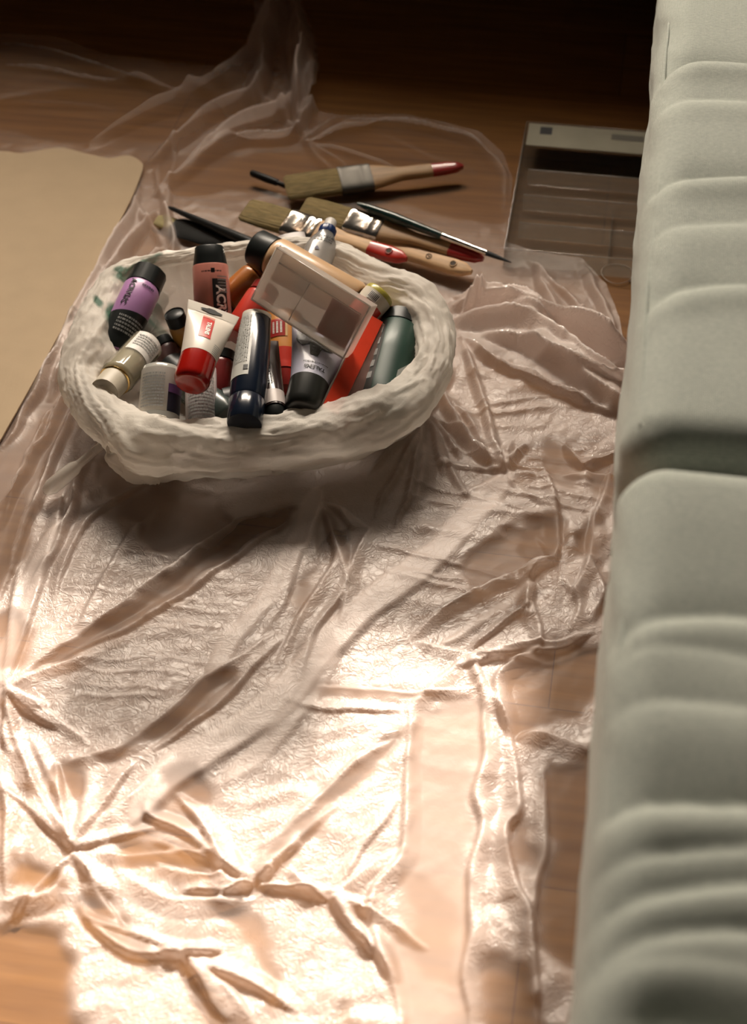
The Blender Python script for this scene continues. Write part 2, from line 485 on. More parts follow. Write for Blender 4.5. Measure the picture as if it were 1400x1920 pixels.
# ------------------------------------------------------------------ plastic dust sheet
def build_sheet():
    S = 0.0019
    xs = np.arange(-1.05, 0.26, S); ys = np.arange(0.22, 2.62, S)
    X, Y = np.meshgrid(xs, ys)
    outline = [(-260, 75), (-60, 62), (0, 66), (100, 76), (210, 110), (330, 122), (425, 128), (462, 95), (478, 40), (470, -60), (560, -60), (566, 20), (588, 72),
               (598, 130), (592, 180), (578, 216), (640, 224), (750, 221), (830, 234), (900, 256), (942, 290), (960, 340), (955, 400),
               (946, 455), (1000, 474), (1090, 492), (1135, 540), (1160, 600), (1168, 655), (1230, 690), (1420, 760), (1330, 1900), (1300, 2300), (-400, 2300), (-400, 900)]
    po = F(outline)
    sd, nx, ny = poly_sd(X, Y, po)
    # photo coordinates of each floor point are used only to lay the folds where they lie on the floor
    H = np.zeros(X.shape); MK = np.zeros(X.shape); CK = np.ones(X.shape)
    wx = X + 0.02 * (fbm(X * 12, Y * 12, 3, 3) - .5); wy = Y + 0.02 * (fbm(X * 12, Y * 12, 13, 3) - .5)
    # milkiness of the single film: clearer at the far end, cut further to imitate fading light
    far = np.clip((Y - 1.38) / 0.38, 0, 1)
    MK += 0.66 - 0.56 * far
    MK += 0.10 * (fbm(wx * 7, wy * 7, 21, 3) - .5)
    CK *= 1 - .55 * far
    # crumple: long soft creases, finer creases
    cr1 = ridged(wx * 9, wy * 9, 31, 3); cr2 = ridged(wx * 22 + 5, wy * 26, 33, 4); cr3 = ridged(wx * 55, wy * 75, 35, 4)
    patch = np.clip(fbm(X * 5, Y * 5, 41, 2) * 2.2 - 0.7, 0, 1)
    ux, uy = .82 * wx + .57 * wy, -.57 * wx + .82 * wy
    f1 = facet(ux * 14, uy * 22, 31); f2 = facet(wx * 42, wy * 60, 32); f3 = facet(ux * 95, uy * 120, 36)
    H += 0.0070 * f1 * (.35 + patch) + 0.0034 * f2 * (.3 + patch) + 0.0013 * f3 + 0.0010 * cr2 * (0.15 + patch)
    MK += 0.10 * cr1 * patch
    # fine crosswise creases on the right half
    zone, _, _ = poly_sd(X, Y, F([(640, 950), (830, 820), (1150, 840), (1140, 1110), (980, 1180), (720, 1180)]))
    zone = np.clip(-zone / 0.03, 0, 1)
    c4 = ridged(wx * 8, wy * 62 + wx * 6, 51, 4)
    H += zone * 0.0030 * c4
    zone2, _, _ = poly_sd(X, Y, F([(830, 650), (960, 640), (1060, 740), (1060, 830), (850, 820)]))
    zone2 = np.clip(-zone2 / 0.03, 0, 1)
    H += zone2 * 0.0032 * ridged(wx * 9 + wy * 10, wy * 50 - wx * 20, 53, 4)
    zone3, _, _ = poly_sd(X, Y, F([(120, 1040), (480, 1000), (420, 1260), (180, 1400), (110, 1250)]))
    zone3 = np.clip(-zone3 / 0.02, 0, 1)
    H += zone3 * 0.0012 * ridged(wx * 6, wy * 60, 57, 6)
    # big folds: points, width, height, milk
    def fold(pts, w, h, mk=0.0, taper=0.25, wob=0.0032, sharp=1.0, seed=0, wide=1.3):
        pts = smooth_poly(F(pts), 5)
        lo = pts.min(0) - 4 * w - .02; hi = pts.max(0) + 4 * w + .02
        j0, j1 = np.searchsorted(xs, [lo[0], hi[0]]); i0, i1 = np.searchsorted(ys, [lo[1], hi[1]])
        if i1 <= i0 or j1 <= j0: return
        sl = (slice(i0, i1), slice(j0, j1))
        x = X[sl] + wob * (vnoise(X[sl] * 30, Y[sl] * 30, 70 + seed) - .5) * 2
        y = Y[sl] + wob * (vnoise(X[sl] * 30, Y[sl] * 30, 90 + seed) - .5) * 2
        d, t, s = seg_dist(x, y, pts)
        tp = np.clip(t / taper, 0, 1) * np.clip((1 - t) / taper, 0, 1) if taper > 0 else 1
        tp = tp ** 0.6 if taper > 0 else 1
        ww = w * (0.45 + 0.55 * tp)
        sd_ = s * (1 if seed % 2 else -1)
        prof = np.maximum(0, 1 - d / (ww * np.where(sd_ > 0, wide, .85))) ** 1.1
        H[sl] = H[sl] + h * prof * tp
        MK[sl] = MK[sl] + mk * (.6 * np.exp(-(d / (ww * .45)) ** 2) + .4 * np.exp(-(d / (ww * 1.4)) ** 2)) * tp
    def band(pts, w, h, mk, taper=0.1, seed=0):
        """flat folded-over strip of doubled film with crisp edges"""
        pts = smooth_poly(F(pts), 6)
        lo = pts.min(0) - 2 * w - .02; hi = pts.max(0) + 2 * w + .02
        j0, j1 = np.searchsorted(xs, [lo[0], hi[0]]); i0, i1 = np.searchsorted(ys, [lo[1], hi[1]])
        sl = (slice(i0, i1), slice(j0, j1))
        x = X[sl]; y = Y[sl]
        d, t, s = seg_dist(x + 0.004 * (vnoise(x * 40, y * 40, 71 + seed) - .5), y + 0.004 * (vnoise(x * 40, y * 40, 72 + seed) - .5), pts)
        tp = np.clip(t / taper, 0, 1) * np.clip((1 - t) / taper, 0, 1)
        ww = w * (0.35 + 0.65 * tp ** .5) * (0.85 + .3 * vnoise(t * 9, t * 0, seed + 5))
        m = 1 / (1 + np.exp((d - ww) / 0.0012))
        H[sl] = H[sl] * (1 - .5 * m) + h * .7 * m * (1 + 0.25 * s * d / ww)
        MK[sl] = MK[sl] + mk * m
        CK[sl] = CK[sl] * (1 - .5 * m)
    def clear(pts, amt, dish=0.0, soft=0.004, wob=0.022):
        """patch where the film lies smooth and clear over the wood"""
        pw = smooth_poly(F(pts), 4, closed=True)
        lo = pw.min(0) - .03; hi = pw.max(0) + .03
        j0, j1 = np.searchsorted(xs, [lo[0], hi[0]]); i0, i1 = np.searchsorted(ys, [lo[1], hi[1]])
        if i1 <= i0 or j1 <= j0: return
        sl = (slice(i0, i1), slice(j0, j1))
        x = X[sl] + wob * (fbm(X[sl] * 35, Y[sl] * 35, 60, 2) - .5); y = Y[sl] + wob * (fbm(X[sl] * 35, Y[sl] * 35, 61, 2) - .5)
        d, _, _ = poly_sd(x, y, pw)
        m = 1 / (1 + np.exp(np.clip(d / soft, -30, 30)))
        MK[sl] = MK[sl] * (1 - amt * m)
        H[sl] = H[sl] * (1 - .7 * m) + dish * m
        CK[sl] = CK[sl] * (1 - .85 * m)
    # clear patches
    A = [([(60,1262),(110,1225),(250,1135),(340,1070),(430,1005),(520,962),(562,958),(500,1012),(400,1078),(300,1147),(200,1207),(100,1248)],.62),
         ([(170,1430),(260,1395),(330,1345),(380,1295),(430,1262),(442,1283),(400,1330),(350,1372),(260,1417)],.62),
         ([(-10,1155),(45,1165),(52,1230),(20,1258),(-10,1250)],.65),
         ([(100,1460),(130,1435),(155,1470),(150,1497),(120,1502)],.65),
         ([(210,1580),(300,1574),(370,1572),(402,1612),(385,1642),(300,1632),(232,1622)],.75),
         ([(18,1632),(60,1615),(100,1630),(122,1680),(90,1692),(20,1672)],.75),
         ([(-60,1760),(60,1735),(125,1750),(130,1820),(150,1890),(150,1980),(-60,1980)],.85),
         ([(145,1690),(200,1690),(230,1740),(300,1800),(270,1816),(200,1772),(160,1742)],.62),
         ([(292,1470),(330,1442),(378,1450),(385,1505),(350,1515),(310,1500)],.6),
         ([(240,1560),(270,1500),(330,1520),(350,1560),(290,1575)],.45),
         ([(400,1692),(450,1690),(502,1740),(517,1820),(520,1905),(495,1850),(480,1780),(440,1740)],.5),
         ([(340,1810),(372,1830),(440,1940),(390,1940)],.6),
         ([(700,1410),(745,1395),(650,1510),(565,1582),(495,1615),(540,1560),(620,1490)],.5),
         ([(950,1240),(1030,1222),(1100,1210),(1130,1230),(1110,1330),(1020,1372),(962,1392),(948,1320)],.82),
         ([(1018,1450),(1060,1440),(1180,1425),(1150,1800),(1020,1800),(1012,1700),(1025,1600)],.72),
         ([(950,1565),(975,1540),(1010,1600),(1005,1660),(965,1650)],.6),
         ([(780,1352),(905,1330),(895,1500),(880,1700),(885,1960),(755,1960),(750,1700),(770,1500)],.24),
         ([(900,1800),(940,1790),(998,1835),(995,1960),(900,1960)],.65),
         ([(865,1075),(900,1030),(1000,990),(1038,962),(1048,1022),(985,1082),(900,1112)],.6),
         ([(612,960),(640,975),(648,1040),(630,1062),(615,1010)],.5),
         ([(555,1105),(592,1062),(582,1130),(540,1172)],.5),
         ([(995,985),(1046,985),(1042,1060),(990,1050)],.5),
         ([(1020,830),(1085,850),(1080,915),(1025,900)],.4),
         ([(1088,990),(1125,985),(1120,1050),(1085,1060)],.6),
         ([(1115,870),(1160,860),(1160,940),(1110,930)],.5),
         ([(0,860),(60,790),(120,715),(150,760),(105,850),(62,960),(30,1080),(-60,1130),(-60,950)],.45),
         ([(0,950),(60,960),(30,1080),(-30,1100)],.35),
         ([(190,880),(280,900),(420,960),(430,1020),(330,1040),(240,990)],.35),  # clearing that darkens the film for the bag's shadow
         ([(310,300),(560,290),(690,240),(900,280),(940,420),(700,380),(480,360),(330,380)],.55),
         ([(280,160),(430,170),(440,210),(330,260),(150,270),(0,240),(0,190)],.45),
         ([(170,640),(280,420),(300,470),(200,560)],.35),
         ([(590,1290),(780,1305),(780,1325),(600,1312)],.35),
         ([(780,1650),(860,1750),(850,1850),(770,1800)],.2)]
    for p, a in A: clear(p, min(.93, a * 1.2), 0.001, soft=.0022)
    # small angular clear facets where the film stands off the boards
    q = facet(ux * 11 + 3, uy * 17, 81)
    q = 1 / (1 + np.exp(np.clip((q - .24) / .012, -30, 30)))
    reg, _, _ = poly_sd(X, Y, F([(-100, 1250), (120, 1300), (200, 1500), (420, 1560), (640, 1600), (700, 1960), (-100, 1960)]))
    reg2, _, _ = poly_sd(X, Y, F([(700, 950), (1000, 820), (1200, 800), (1180, 1250), (900, 1180), (620, 1180), (560, 1000)]))
    rg = np.clip(-np.minimum(reg, reg2) / .02, 0, 1)
    MK *= 1 - .62 * q * rg
    # ridges
    R = []
    def fan(c, ends, w=.005, h=.010, mk=.22):
        for k, e in enumerate(ends):
            mx_, my_ = (c[0] + e[0]) / 2 + random.uniform(-8, 8), (c[1] + e[1]) / 2 + random.uniform(-8, 8)
            R.append(([c, (mx_, my_), e], w * random.uniform(.7, 1.3), h * random.uniform(.6, 1.3), mk))
    random.seed(4)
    fan((140,1605), [(0,1480),(30,1400),(60,1380),(110,1430),(165,1455),(250,1440),(330,1425),(300,1555),(400,1600),(200,1690),(235,1750),(60,1690),(0,1755),(180,1530)])
    fan((8,1300), [(200,1222),(110,1372),(170,1402),(60,1500),(40,1060),(130,900),(90,1330),(20,1420),(150,1200)])
    fan((480,1665), [(400,1640),(280,1580),(565,1590),(600,1680),(400,1692),(340,1682),(505,1640),(680,1690),(430,1600)])
    fan((620,1690), [(760,1600),(755,1500),(700,1800),(742,1855),(800,1780),(540,1640),(700,1700)])
    fan((340,1800), [(430,1925),(480,1925),(300,1790),(150,1720),(420,1790),(500,1850),(560,1900)])
    fan((945,900), [(830,745),(862,640),(800,880),(905,790),(985,840),(1035,962),(890,850),(960,830),(1000,900),(870,930)])
    fan((800,790), [(862,872),(832,900),(882,950),(782,952),(702,982),(692,900),(850,700),(905,850),(745,1000)], .0050, .007, .22)
    fan((600,950), [(650,1102),(702,1002),(562,1102),(502,1200),(660,1000),(590,1060)], .0050, .007, .22)
    fan((310,470), [(250,380),(290,300),(330,250),(220,520),(200,560)], .006, .008, .10)
    fan((570,280), [(540,60),(480,170),(585,130),(640,230),(760,330),(620,340),(720,240)], .008, .012, .10)
    fan((880,1230), [(780,1210),(960,1380),(1040,1250),(1100,1200),(760,1340),(920,1340),(990,1150)], .005, .008, .2)
    R += [([(60,1255),(250,1128),(430,998),(560,955)], .006, .014, .25), ([(100,1250),(300,1150),(500,1014),(560,965)], .005, .010, .15),
          ([(130,1432),(260,1388),(370,1290),(430,1255),(520,1190)], .006, .014, .25),
          ([(280,1420),(400,1345),(470,1270),(540,1200)], .005, .010, .15),
          ([(0,960),(60,870),(130,740),(180,660)], .006, .014, .2), ([(20,1080),(80,920),(140,790),(175,720)], .006, .016, .25),
          ([(60,1100),(120,1000),(150,900),(190,830)], .006, .013, .2), ([(100,1130),(150,1010),(200,960),(300,900)], .005, .012, .2),
          ([(150,1180),(180,1120),(240,1020),(290,960)], .005, .008, .12), ([(0,1140),(40,1000),(70,900)], .005, .012, .15),
          ([(0,1000),(30,930),(70,830),(110,760)], .005, .012, .15),
          ([(600,950),(625,1040),(605,1100),(560,1170),(520,1250)], .006, .012, .2),
          ([(650,1020),(640,1120),(600,1180),(560,1290)], .006, .012, .2), ([(700,990),(660,1060),(650,1120),(640,1180)], .005, .010, .15),
          ([(820,730),(850,800),(900,870),(945,905)], .007, .016, .28), ([(860,640),(930,700),(1040,745),(1160,790)], .008, .018, .1),
          ([(1010,870),(1040,960),(1045,1060),(1000,1090),(985,1190)], .006, .018, .25),
          ([(1150,870),(1110,1000),(1095,1080),(1060,1150)], .006, .016, .25), ([(1060,840),(1090,880),(1130,870),(1180,850)], .006, .014, .25),
          ([(1010,1010),(1030,1060),(970,1080),(850,1140),(760,1210)], .006, .014, .2),
          ([(990,1090),(1010,1200),(1000,1240)], .005, .012, .25), ([(1040,1230),(960,1250),(930,1300),(960,1400)], .006, .014, .25),
          ([(1120,1200),(1050,1225),(940,1240),(850,1260)], .006, .012, .3),
          ([(905,1290),(902,1350),(910,1420),(892,1500),(905,1560),(885,1640),(882,1740),(872,1850),(880,1960)], .006, .014, .35),
          ([(962,1390),(965,1460),(968,1530),(946,1570),(960,1660),(985,1730),(1000,1800),(1005,1960)], .006, .016, .38),
          ([(1110,1420),(1060,1400),(1000,1385),(965,1395)], .007, .014, .3), ([(1012,1440),(1025,1530),(1028,1600),(1010,1660),(1000,1760)], .005, .010, .4),
          ([(770,1330),(765,1450),(755,1600),(700,1700),(740,1860),(760,1960)], .006, .012, .3),
          ([(590,1295),(700,1302),(790,1312),(900,1290)], .005, .010, .3), ([(530,1320),(640,1340),(770,1345)], .005, .006, .15),
          ([(640,1520),(560,1580),(480,1660)], .007, .010, .2), ([(745,1390),(660,1450),(560,1540),(480,1600)], .007, .010, .25),
          ([(0,1700),(90,1690),(130,1640)], .007, .016, .25), ([(0,1460),(20,1560),(10,1690)], .006, .014, .2),
          ([(240,1650),(330,1700),(480,1690)], .006, .010, .25), ([(150,1700),(220,1780),(330,1800),(400,1790)], .007, .014, .3),
          ([(290,1620),(380,1650),(420,1640),(400,1580),(330,1490)], .006, .014, .25),
          ([(300,1460),(280,1530),(350,1570),(430,1640)], .006, .012, .3),
          ([(1050,900),(1100,895),(1160,900)], .005, .008, .15), ([(1060,1100),(1080,1150),(1060,1200)], .006, .012, .25),
          ([(1100,1060),(1130,1120),(1110,1180)], .006, .014, .3)]
    # film piled at the far side
    R += [([(0,90),(150,130),(350,190),(440,180)], .014, .016, .08), ([(0,130),(200,160),(340,170)], .010, .012, .06),
          ([(0,200),(120,205),(220,212)], .012, .010, .06), ([(160,280),(260,230),(380,180),(470,110),(530,0)], .018, .030, .12),
          ([(270,330),(330,280),(400,230),(480,190),(500,100),(520,-20)], .016, .035, .12),
          ([(290,380),(360,320),(450,250),(550,210),(560,100),(545,-20)], .016, .035, .15),
          ([(340,350),(440,280),(560,265),(590,170),(580,80)], .010, .025, .06),
          ([(555,260),(560,180),(575,100)], .010, .03, .08), ([(575,280),(640,320),(680,350)], .008, .012, .08),
          ([(640,235),(760,240),(880,270),(940,330),(945,400)], .010, .014, .10), ([(700,250),(800,300),(900,330)], .012, .008, .05),
          ([(270,340),(240,430),(190,510),(150,580),(110,680),(50,780),(0,850)], .010, .022, .22),
          ([(300,400),(265,450),(215,510),(170,570),(140,640),(90,760)], .009, .018, .15),
          ([(310,400),(330,450),(320,500)], .007, .014, .15),
          ([(1000,500),(1030,580),(1080,640),(1170,690)], .010, .014, .14), ([(1090,500),(1130,580),(1155,660)], .009, .012, .12),
          ([(980,490),(1050,560),(1110,620),(1160,680)], .008, .012, .10), ([(1110,590),(1080,610),(1100,640)], .008, .010, .2)]
    # the thick bunch running from the bag to the sofa
    R += [([(840,585),(930,590),(1030,625),(1110,660),(1230,720)], .020, .045, .42),
          ([(850,610),(960,620),(1060,680),(1120,720),(1230,770)], .018, .040, .40),
          ([(900,640),(980,665),(1070,720),(1150,770),(1240,810)], .014, .030, .34),
          ([(850,560),(890,575),(950,580),(1020,612)], .006, .018, .25),
          ([(1080,690),(1130,700),(1200,710)], .005, .012, .2), ([(1060,710),(1120,735),(1200,750)], .005, .012, .2), ([(940,600),(1000,625),(1100,680)], .005, .014, .2),
          ([(860,600),(900,570),(905,590)], .005, .014, .3)]
    for k, (p, w, h, mk) in enumerate(R):
        low = min(q[1] for q in p) > 850
        fold(p, w * (.85 if low else 1), h * (.5 if low else .9), mk * 1.2, seed=k, wide=(2.8 if low else 1.4))
    # folded-over strips
    band([(592,925),(565,1005),(540,1060),(500,1130),(440,1200),(395,1270)], .0105, .005, .28, seed=1)
    band([(948,900),(885,975),(800,1060),(700,1132),(625,1205),(560,1275),(480,1360),(335,1445),(255,1540)], .0165, .006, .34, seed=2)
    band([(1010,1095),(930,1150),(830,1212)], .005, .004, .2, seed=3)
    band([(620,1200),(600,1270),(560,1330),(500,1400),(430,1470)], .010, .004, .14, seed=4)
    band([(0,1290),(45,1130),(105,1000)], .010, .005, .18, seed=6)
    def boost(pts, amt, soft=.008):
        d, _, _ = poly_sd(X + .012 * (fbm(X * 30, Y * 30, 44, 2) - .5), Y + .012 * (fbm(X * 30, Y * 30, 45, 2) - .5), F(pts))
        MK[...] = MK + amt / (1 + np.exp(np.clip(d / soft, -30, 30)))
    boost([(845,565),(940,572),(1060,618),(1230,670),(1230,800),(1100,762),(1000,702),(930,655),(860,622)], .34)
    boost([(270,330),(305,380),(205,520),(125,700),(60,770),(145,570),(230,430)], .16)
    boost([(480,-20),(560,-20),(597,130),(575,220),(480,272),(330,345),(295,312),(430,190)], .10)
    # steep walls of a fold are made clearer to lighten their shaded sides
    gy, gx = np.gradient(H, S)
    st_ = np.clip((np.hypot(gx, gy) - .35) / .5, 0, 1) * (Y < 1.45)
    for _ in range(3):
        st_ = (st_ + np.roll(st_, 1, 0) + np.roll(st_, -1, 0) + np.roll(st_, 1, 1) + np.roll(st_, -1, 1)) / 5
    MK *= 1 - .55 * st_
    # under the bag and the board the film lies flat
    bagd, _, _ = poly_sd(X, Y, F([(190,600),(280,540),(600,520),(760,600),(800,720),(700,850),(450,880),(230,840),(160,720)]))
    flat = np.clip(-bagd / 0.03, 0, 1)
    H *= (1 - .95 * flat)
    brd, _, _ = poly_sd(X, Y, F(BOARD))
    flat = 1 / (1 + np.exp(np.clip((brd - .004) / .003, -30, 30)))
    H *= (1 - flat); MK *= (1 - .5 * flat)
    # gentle overall unevenness: the film stays on the boards
    H = np.maximum(H, 0) + 0.0012
    # near the outline the edge curls down
    MK = MK + 0.06 * np.exp(-np.abs(sd) / .006)
    ms = sd > -0.0001
    near = (sd > 0) & (sd < S * 1.6)
    keepv = sd < S * 1.45
    Xs = np.where(near, nx, X); Ys = np.where(near, ny, Y)
    V = np.stack([Xs, Ys, H + 0.0], -1)
    kf = (keepv[:-1, :-1] & keepv[:-1, 1:] & keepv[1:, 1:] & keepv[1:, :-1]).ravel()
    m = film_mat('milky dust sheet film', (0.96, 0.845, 0.785), 0.5, glossy=0.24, rough=0.33, attr='milk', bump=0.5, transl=0.48)
    o = grid_mesh('plastic_dust_sheet', V, kf, m, attrs={'milk': np.clip(MK, 0.02, 0.97), 'crinkle': np.clip(CK, 0.1, 1)})
    tag(o, 'crumpled translucent plastic dust sheet spread over the wooden floor', 'plastic sheet')
BOARD = [(-330,300),(-120,290),(0,288),(40,292),(90,284),(120,282),(160,292),(205,301),(240,296),(262,306),(268,322),(245,380),(205,455),(150,560),(100,650),(50,742),(0,832),(-60,940),(-110,1030),(-330,1000)]
build_sheet()

# cream paper sheet on the plastic
def build_board():
    pts = smooth_poly(F(BOARD, 0.004)[:, :3], 3, closed=True)
    n = len(pts); zt = 0.0062; zb = 0.0040
    # inner fan of rings so that the sheet can bow a little
    c = pts.mean(0); V = []; f = []
    R_ = 10
    for z in (zt, zb):
        for k in range(R_ + 1):
            t = 1 - k / R_ * .98
            for p in pts:
                q = c + (p - c) * t
                V.append((q[0], q[1], z + 0.0025 * vnoise(q[0] * 6, q[1] * 6, 3) * (z == zt) * 1.0 + 0.0025 * vnoise(q[0] * 6, q[1] * 6, 3) * (z == zb)))
    L1 = n * (R_ + 1)
    for s in (0, 1):
        b = s * L1
        for k in range(R_):
            for i in range(n):
                j = (i + 1) % n; q = (b + k * n + i, b + k * n + j, b + (k + 1) * n + j, b + (k + 1) * n + i)
                f.append(q if s else q[::-1])
        f.append(tuple(b + R_ * n + i for i in range(n)))
    for i in range(n):
        j = (i + 1) % n; f.append((i, j, L1 + j, L1 + i))
    m = pm('cream card', (0.40, 0.30, 0.19), 0.85, vary=0.015, bump=0.12, bscale=500)
    o = mesh_obj('cream_card_sheet', V, f, m, smooth=False)
    tag(o, 'large plain cream card sheet lying beside the paint bag', 'card')
build_board()

# ------------------------------------------------------------------ plastic bag full of paints
BAG_C = None
ZD = 0.022          # the bag sits this much lower than first measured
def build_bag():
    global BAG_C
    # outer and inner outline of the rolled rim, with the height of its middle
    st = [((108,722),(188,712),.085), ((118,660),(212,655),.09), ((148,590),(224,590),.095), ((182,530),(242,535),.10), ((238,492),(268,512),.105),
          ((320,474),(328,498),.11), ((400,462),(400,486),.11), ((480,455),(480,480),.115), ((570,452),(560,480),.12), ((652,462),(618,505),.125),
          ((735,505),(668,548),.125), ((812,545),(738,578),.12), ((850,610),(776,625),.115), ((848,690),(772,676),.11), ((820,750),(742,706),.10),
          ((775,805),(688,728),.095), ((700,845),(610,752),.09), ((600,868),(535,772),.088), ((500,886),(468,778),.085), ((400,892),(400,783),.085),
          ((320,896),(340,782),.085), ((262,902),(305,776),.085), ((200,846),(262,768),.085), ((148,796),(215,745),.085)]
    C = np.array([P((a[0] + b[0]) / 2, (a[1] + b[1]) / 2, z - ZD) for a, b, z in st])
    Rr = np.array([0.5 * math.hypot(a[0] - b[0], (a[1] - b[1])) * np.linalg.norm(c - CAMP) / FPX for (a, b, z), c in zip(st, C)])
    CR_ = smooth_poly(np.concatenate([C, Rr[:, None]], 1), 22, closed=True)
    n = len(CR_); cen = C[:, :2].mean(0); BAG_C = cen
    nxt = np.roll(CR_, -3, 0)[:, :2] - np.roll(CR_, 3, 0)[:, :2]
    nxt /= np.linalg.norm(nxt, axis=1, keepdims=True)
    nrm = np.stack([nxt[:, 1], -nxt[:, 0]], 1)
    flip = np.sign(((CR_[:, :2] - cen) * nrm).sum(1).mean()); nrm *= flip
    arc = np.concatenate([[0], np.cumsum(np.linalg.norm(np.diff(CR_[:, :2], axis=0), axis=1))])
    per = arc[-1] + np.linalg.norm(CR_[0, :2] - CR_[-1, :2]); ang = arc / per * 2 * np.pi
    rows, grn, mk = [], [], []
    ca, sa = np.cos(ang), np.sin(ang)
    def per_noise(v, kf, vf, s, p=None):
        # periodic along the rim
        a = vnoise(ca * kf + 50 + v * vf * .35, sa * kf + 50 + v * vf, s)
        return a
    inner = [(0.04, .020), (.3, .020), (.52, .022), (.72, .032), (.90, .052)]
    c3 = np.array([cen[0], cen[1]])
    for (t, z) in inner:
        base = CR_[:, :2] - nrm * (CR_[:, 3:4] * .9 + .004)
        xy = c3 + (base - c3) * t
        zz = z + 0.006 * (vnoise(xy[:, 0] * 30, xy[:, 1] * 30, 3) - .5)
        rows.append(np.c_[xy, zz]); mk.append(np.full(n, .32))
    na = 60
    for k in range(na):
        f = k / (na - 1)
        a = math.radians(-55 + 295 * f)
        r = CR_[:, 3]
        # twisted pleats of the rolled film
        w = per_noise(f * 5, 2.6, 1.5, 11); w2 = (1 - np.abs(2 * per_noise(f * 9 + 3, 3.2, 1.0, 12) - 1)) ** 2.5; w3 = (1 - np.abs(2 * per_noise(f * 16, 7, 1.2, 14) - 1)) ** 3
        w4 = facet(ca * 10 + 40 + f * 3, sa * 10 + 40 + f * 9, 17)
        big = vnoise(ca * 3 + 9 + f, sa * 3 + 9 - f * 2, 15)
        rr = r * (0.86 + .16 * (big - .5) + .20 * (w - .5) + .14 * (w4 - .5)) + .0026 * w2 + .0020 * w3 + .0014 * (1 - np.abs(2 * per_noise(f * 34, 13, 1.6, 16) - 1)) ** 2
        sq = 0.92
        out = -math.cos(a); up = math.sin(a)
        xy = CR_[:, :2] + nrm * (out * rr)[:, None]
        z = CR_[:, 2] + up * rr * sq
        z = np.maximum(z, .008)
        rows.append(np.c_[xy, z]); mk.append(.70 + .12 * w2)
    under = [(.30, .66, .72), (.30, .50, .6), (.05, .32, .6), (-.45, .16, .6), (-1.0, .07, .6), (-1.5, .03, .6), (-2.0, .02, .6)]
    for (o_, zf, mm) in under:
        xy = CR_[:, :2] + nrm * (CR_[:, 3] * o_ + .004 * (vnoise(ca * 12 + 5, sa * 12 + zf * 6, 22) - .5) * 2)[:, None]
        z = CR_[:, 2] * zf * .8 + .004
        rows.append(np.c_[xy, z]); mk.append(np.full(n, mm))
    V = np.stack(rows, 0)
    V = V + 0.0018 * (vnoise(V[..., 0] * 90, V[..., 1] * 90, 4)[..., None] - .5)
    # printed green leaf marks
    px, py = PX(V.reshape(-1, 3)); px = px.reshape(V.shape[:2]); py = py.reshape(V.shape[:2])
    G = np.zeros(V.shape[:2])
    gsc = 1.35
    row_ok = (np.arange(V.shape[0]) < 42)[:, None]
    for (gx, gy, rx, ry, rot) in ((262,500,34,7,-.5),(232,520,14,6,.3),(184,566,10,5,.9),(208,585,9,14,.3),(296,640,10,16,-.5),(305,628,16,6,.2),(245,650,10,6,0),(225,505,10,5,0),(290,590,26,4,.1),(268,690,12,5,.6)):
        c_, s_ = math.cos(rot), math.sin(rot)
        u = (px - gx) * c_ + (py - gy) * s_; v = -(px - gx) * s_ + (py - gy) * c_
        G = np.maximum(G, np.clip(1.5 - ((u / rx / gsc) ** 2 + (v / ry / gsc) ** 2) + .8 * (vnoise(px / 7, py / 7, 8) - .5), 0, 1) * row_ok)
    m = film_mat('white carrier bag film', (0.86, 0.815, 0.745), 0.8, glossy=0.10, rough=0.42, attr='milk', bump=0.22, transl=0.35)
    # print colour
    N, L = m.node_tree.nodes, m.node_tree.links
    at = N.new('ShaderNodeAttribute'); at.attribute_name = 'print'
    mx = N.new('ShaderNodeMix'); mx.data_type = 'RGBA'; mx.inputs['A'].default_value = (0.86, 0.815, 0.745, 1); mx.inputs['B'].default_value = (0.02, 0.13, 0.08, 1)
    L.new(at.outputs['Fac'], mx.inputs['Factor'])
    for nd in N:
        if nd.type in ('BSDF_DIFFUSE', 'BSDF_TRANSLUCENT'): L.new(mx.outputs['Result'], nd.inputs[0])
    o = grid_mesh('plastic_bag', V, None, m, wrap=True, attrs={'milk': np.clip(np.stack(mk, 0), 0, 1), 'crinkle': np.full(V.shape[:2], .7), 'print': G})
    tag(o, 'white plastic carrier bag with thick rolled rim holding paint tubes', 'bag')
    return o
bag = build_bag()
def bag_corner():
    c = P(262, 862, .045); n, m_ = 40, 60
    V = np.zeros((n, m_, 3)); r = .0255
    for i in range(n):
        th = math.pi * (i + .5) / n
        for j in range(m_):
            ph = 2 * math.pi * j / m_
            q = np.array([math.sin(th) * math.cos(ph), math.sin(th) * math.sin(ph), math.cos(th)])
            k = 1 + .28 * (facet(q[0] * 2.2 + 9, q[1] * 2.2 + q[2] * 2 + 9, 5) - .5) + .16 * ridged(q[0] * 3 + q[2] * 2 + 7, q[1] * 3 + 7, 6, 3)
            q = q * k * np.array([1.0, 1.0, 1.0])
            V[i, j] = c + RIGHT * q[0] * r * 1.05 + np.array([HX, HY, 0]) * q[1] * r * .9 + np.array([0, 0, 1.0]) * q[2] * r * .95 + RIGHT * q[2] * -r * .35
    m = film_mat('white carrier bag film', (0.86, 0.815, 0.745), 0.8, attr='milk')
    grid_mesh('bag_handle', V, None, m, parent=bag, wrap=True, attrs={'milk': np.full((n, m_), .78), 'crinkle': np.full((n, m_), .7), 'print': np.zeros((n, m_))})
bag_corner()
exec_items = True

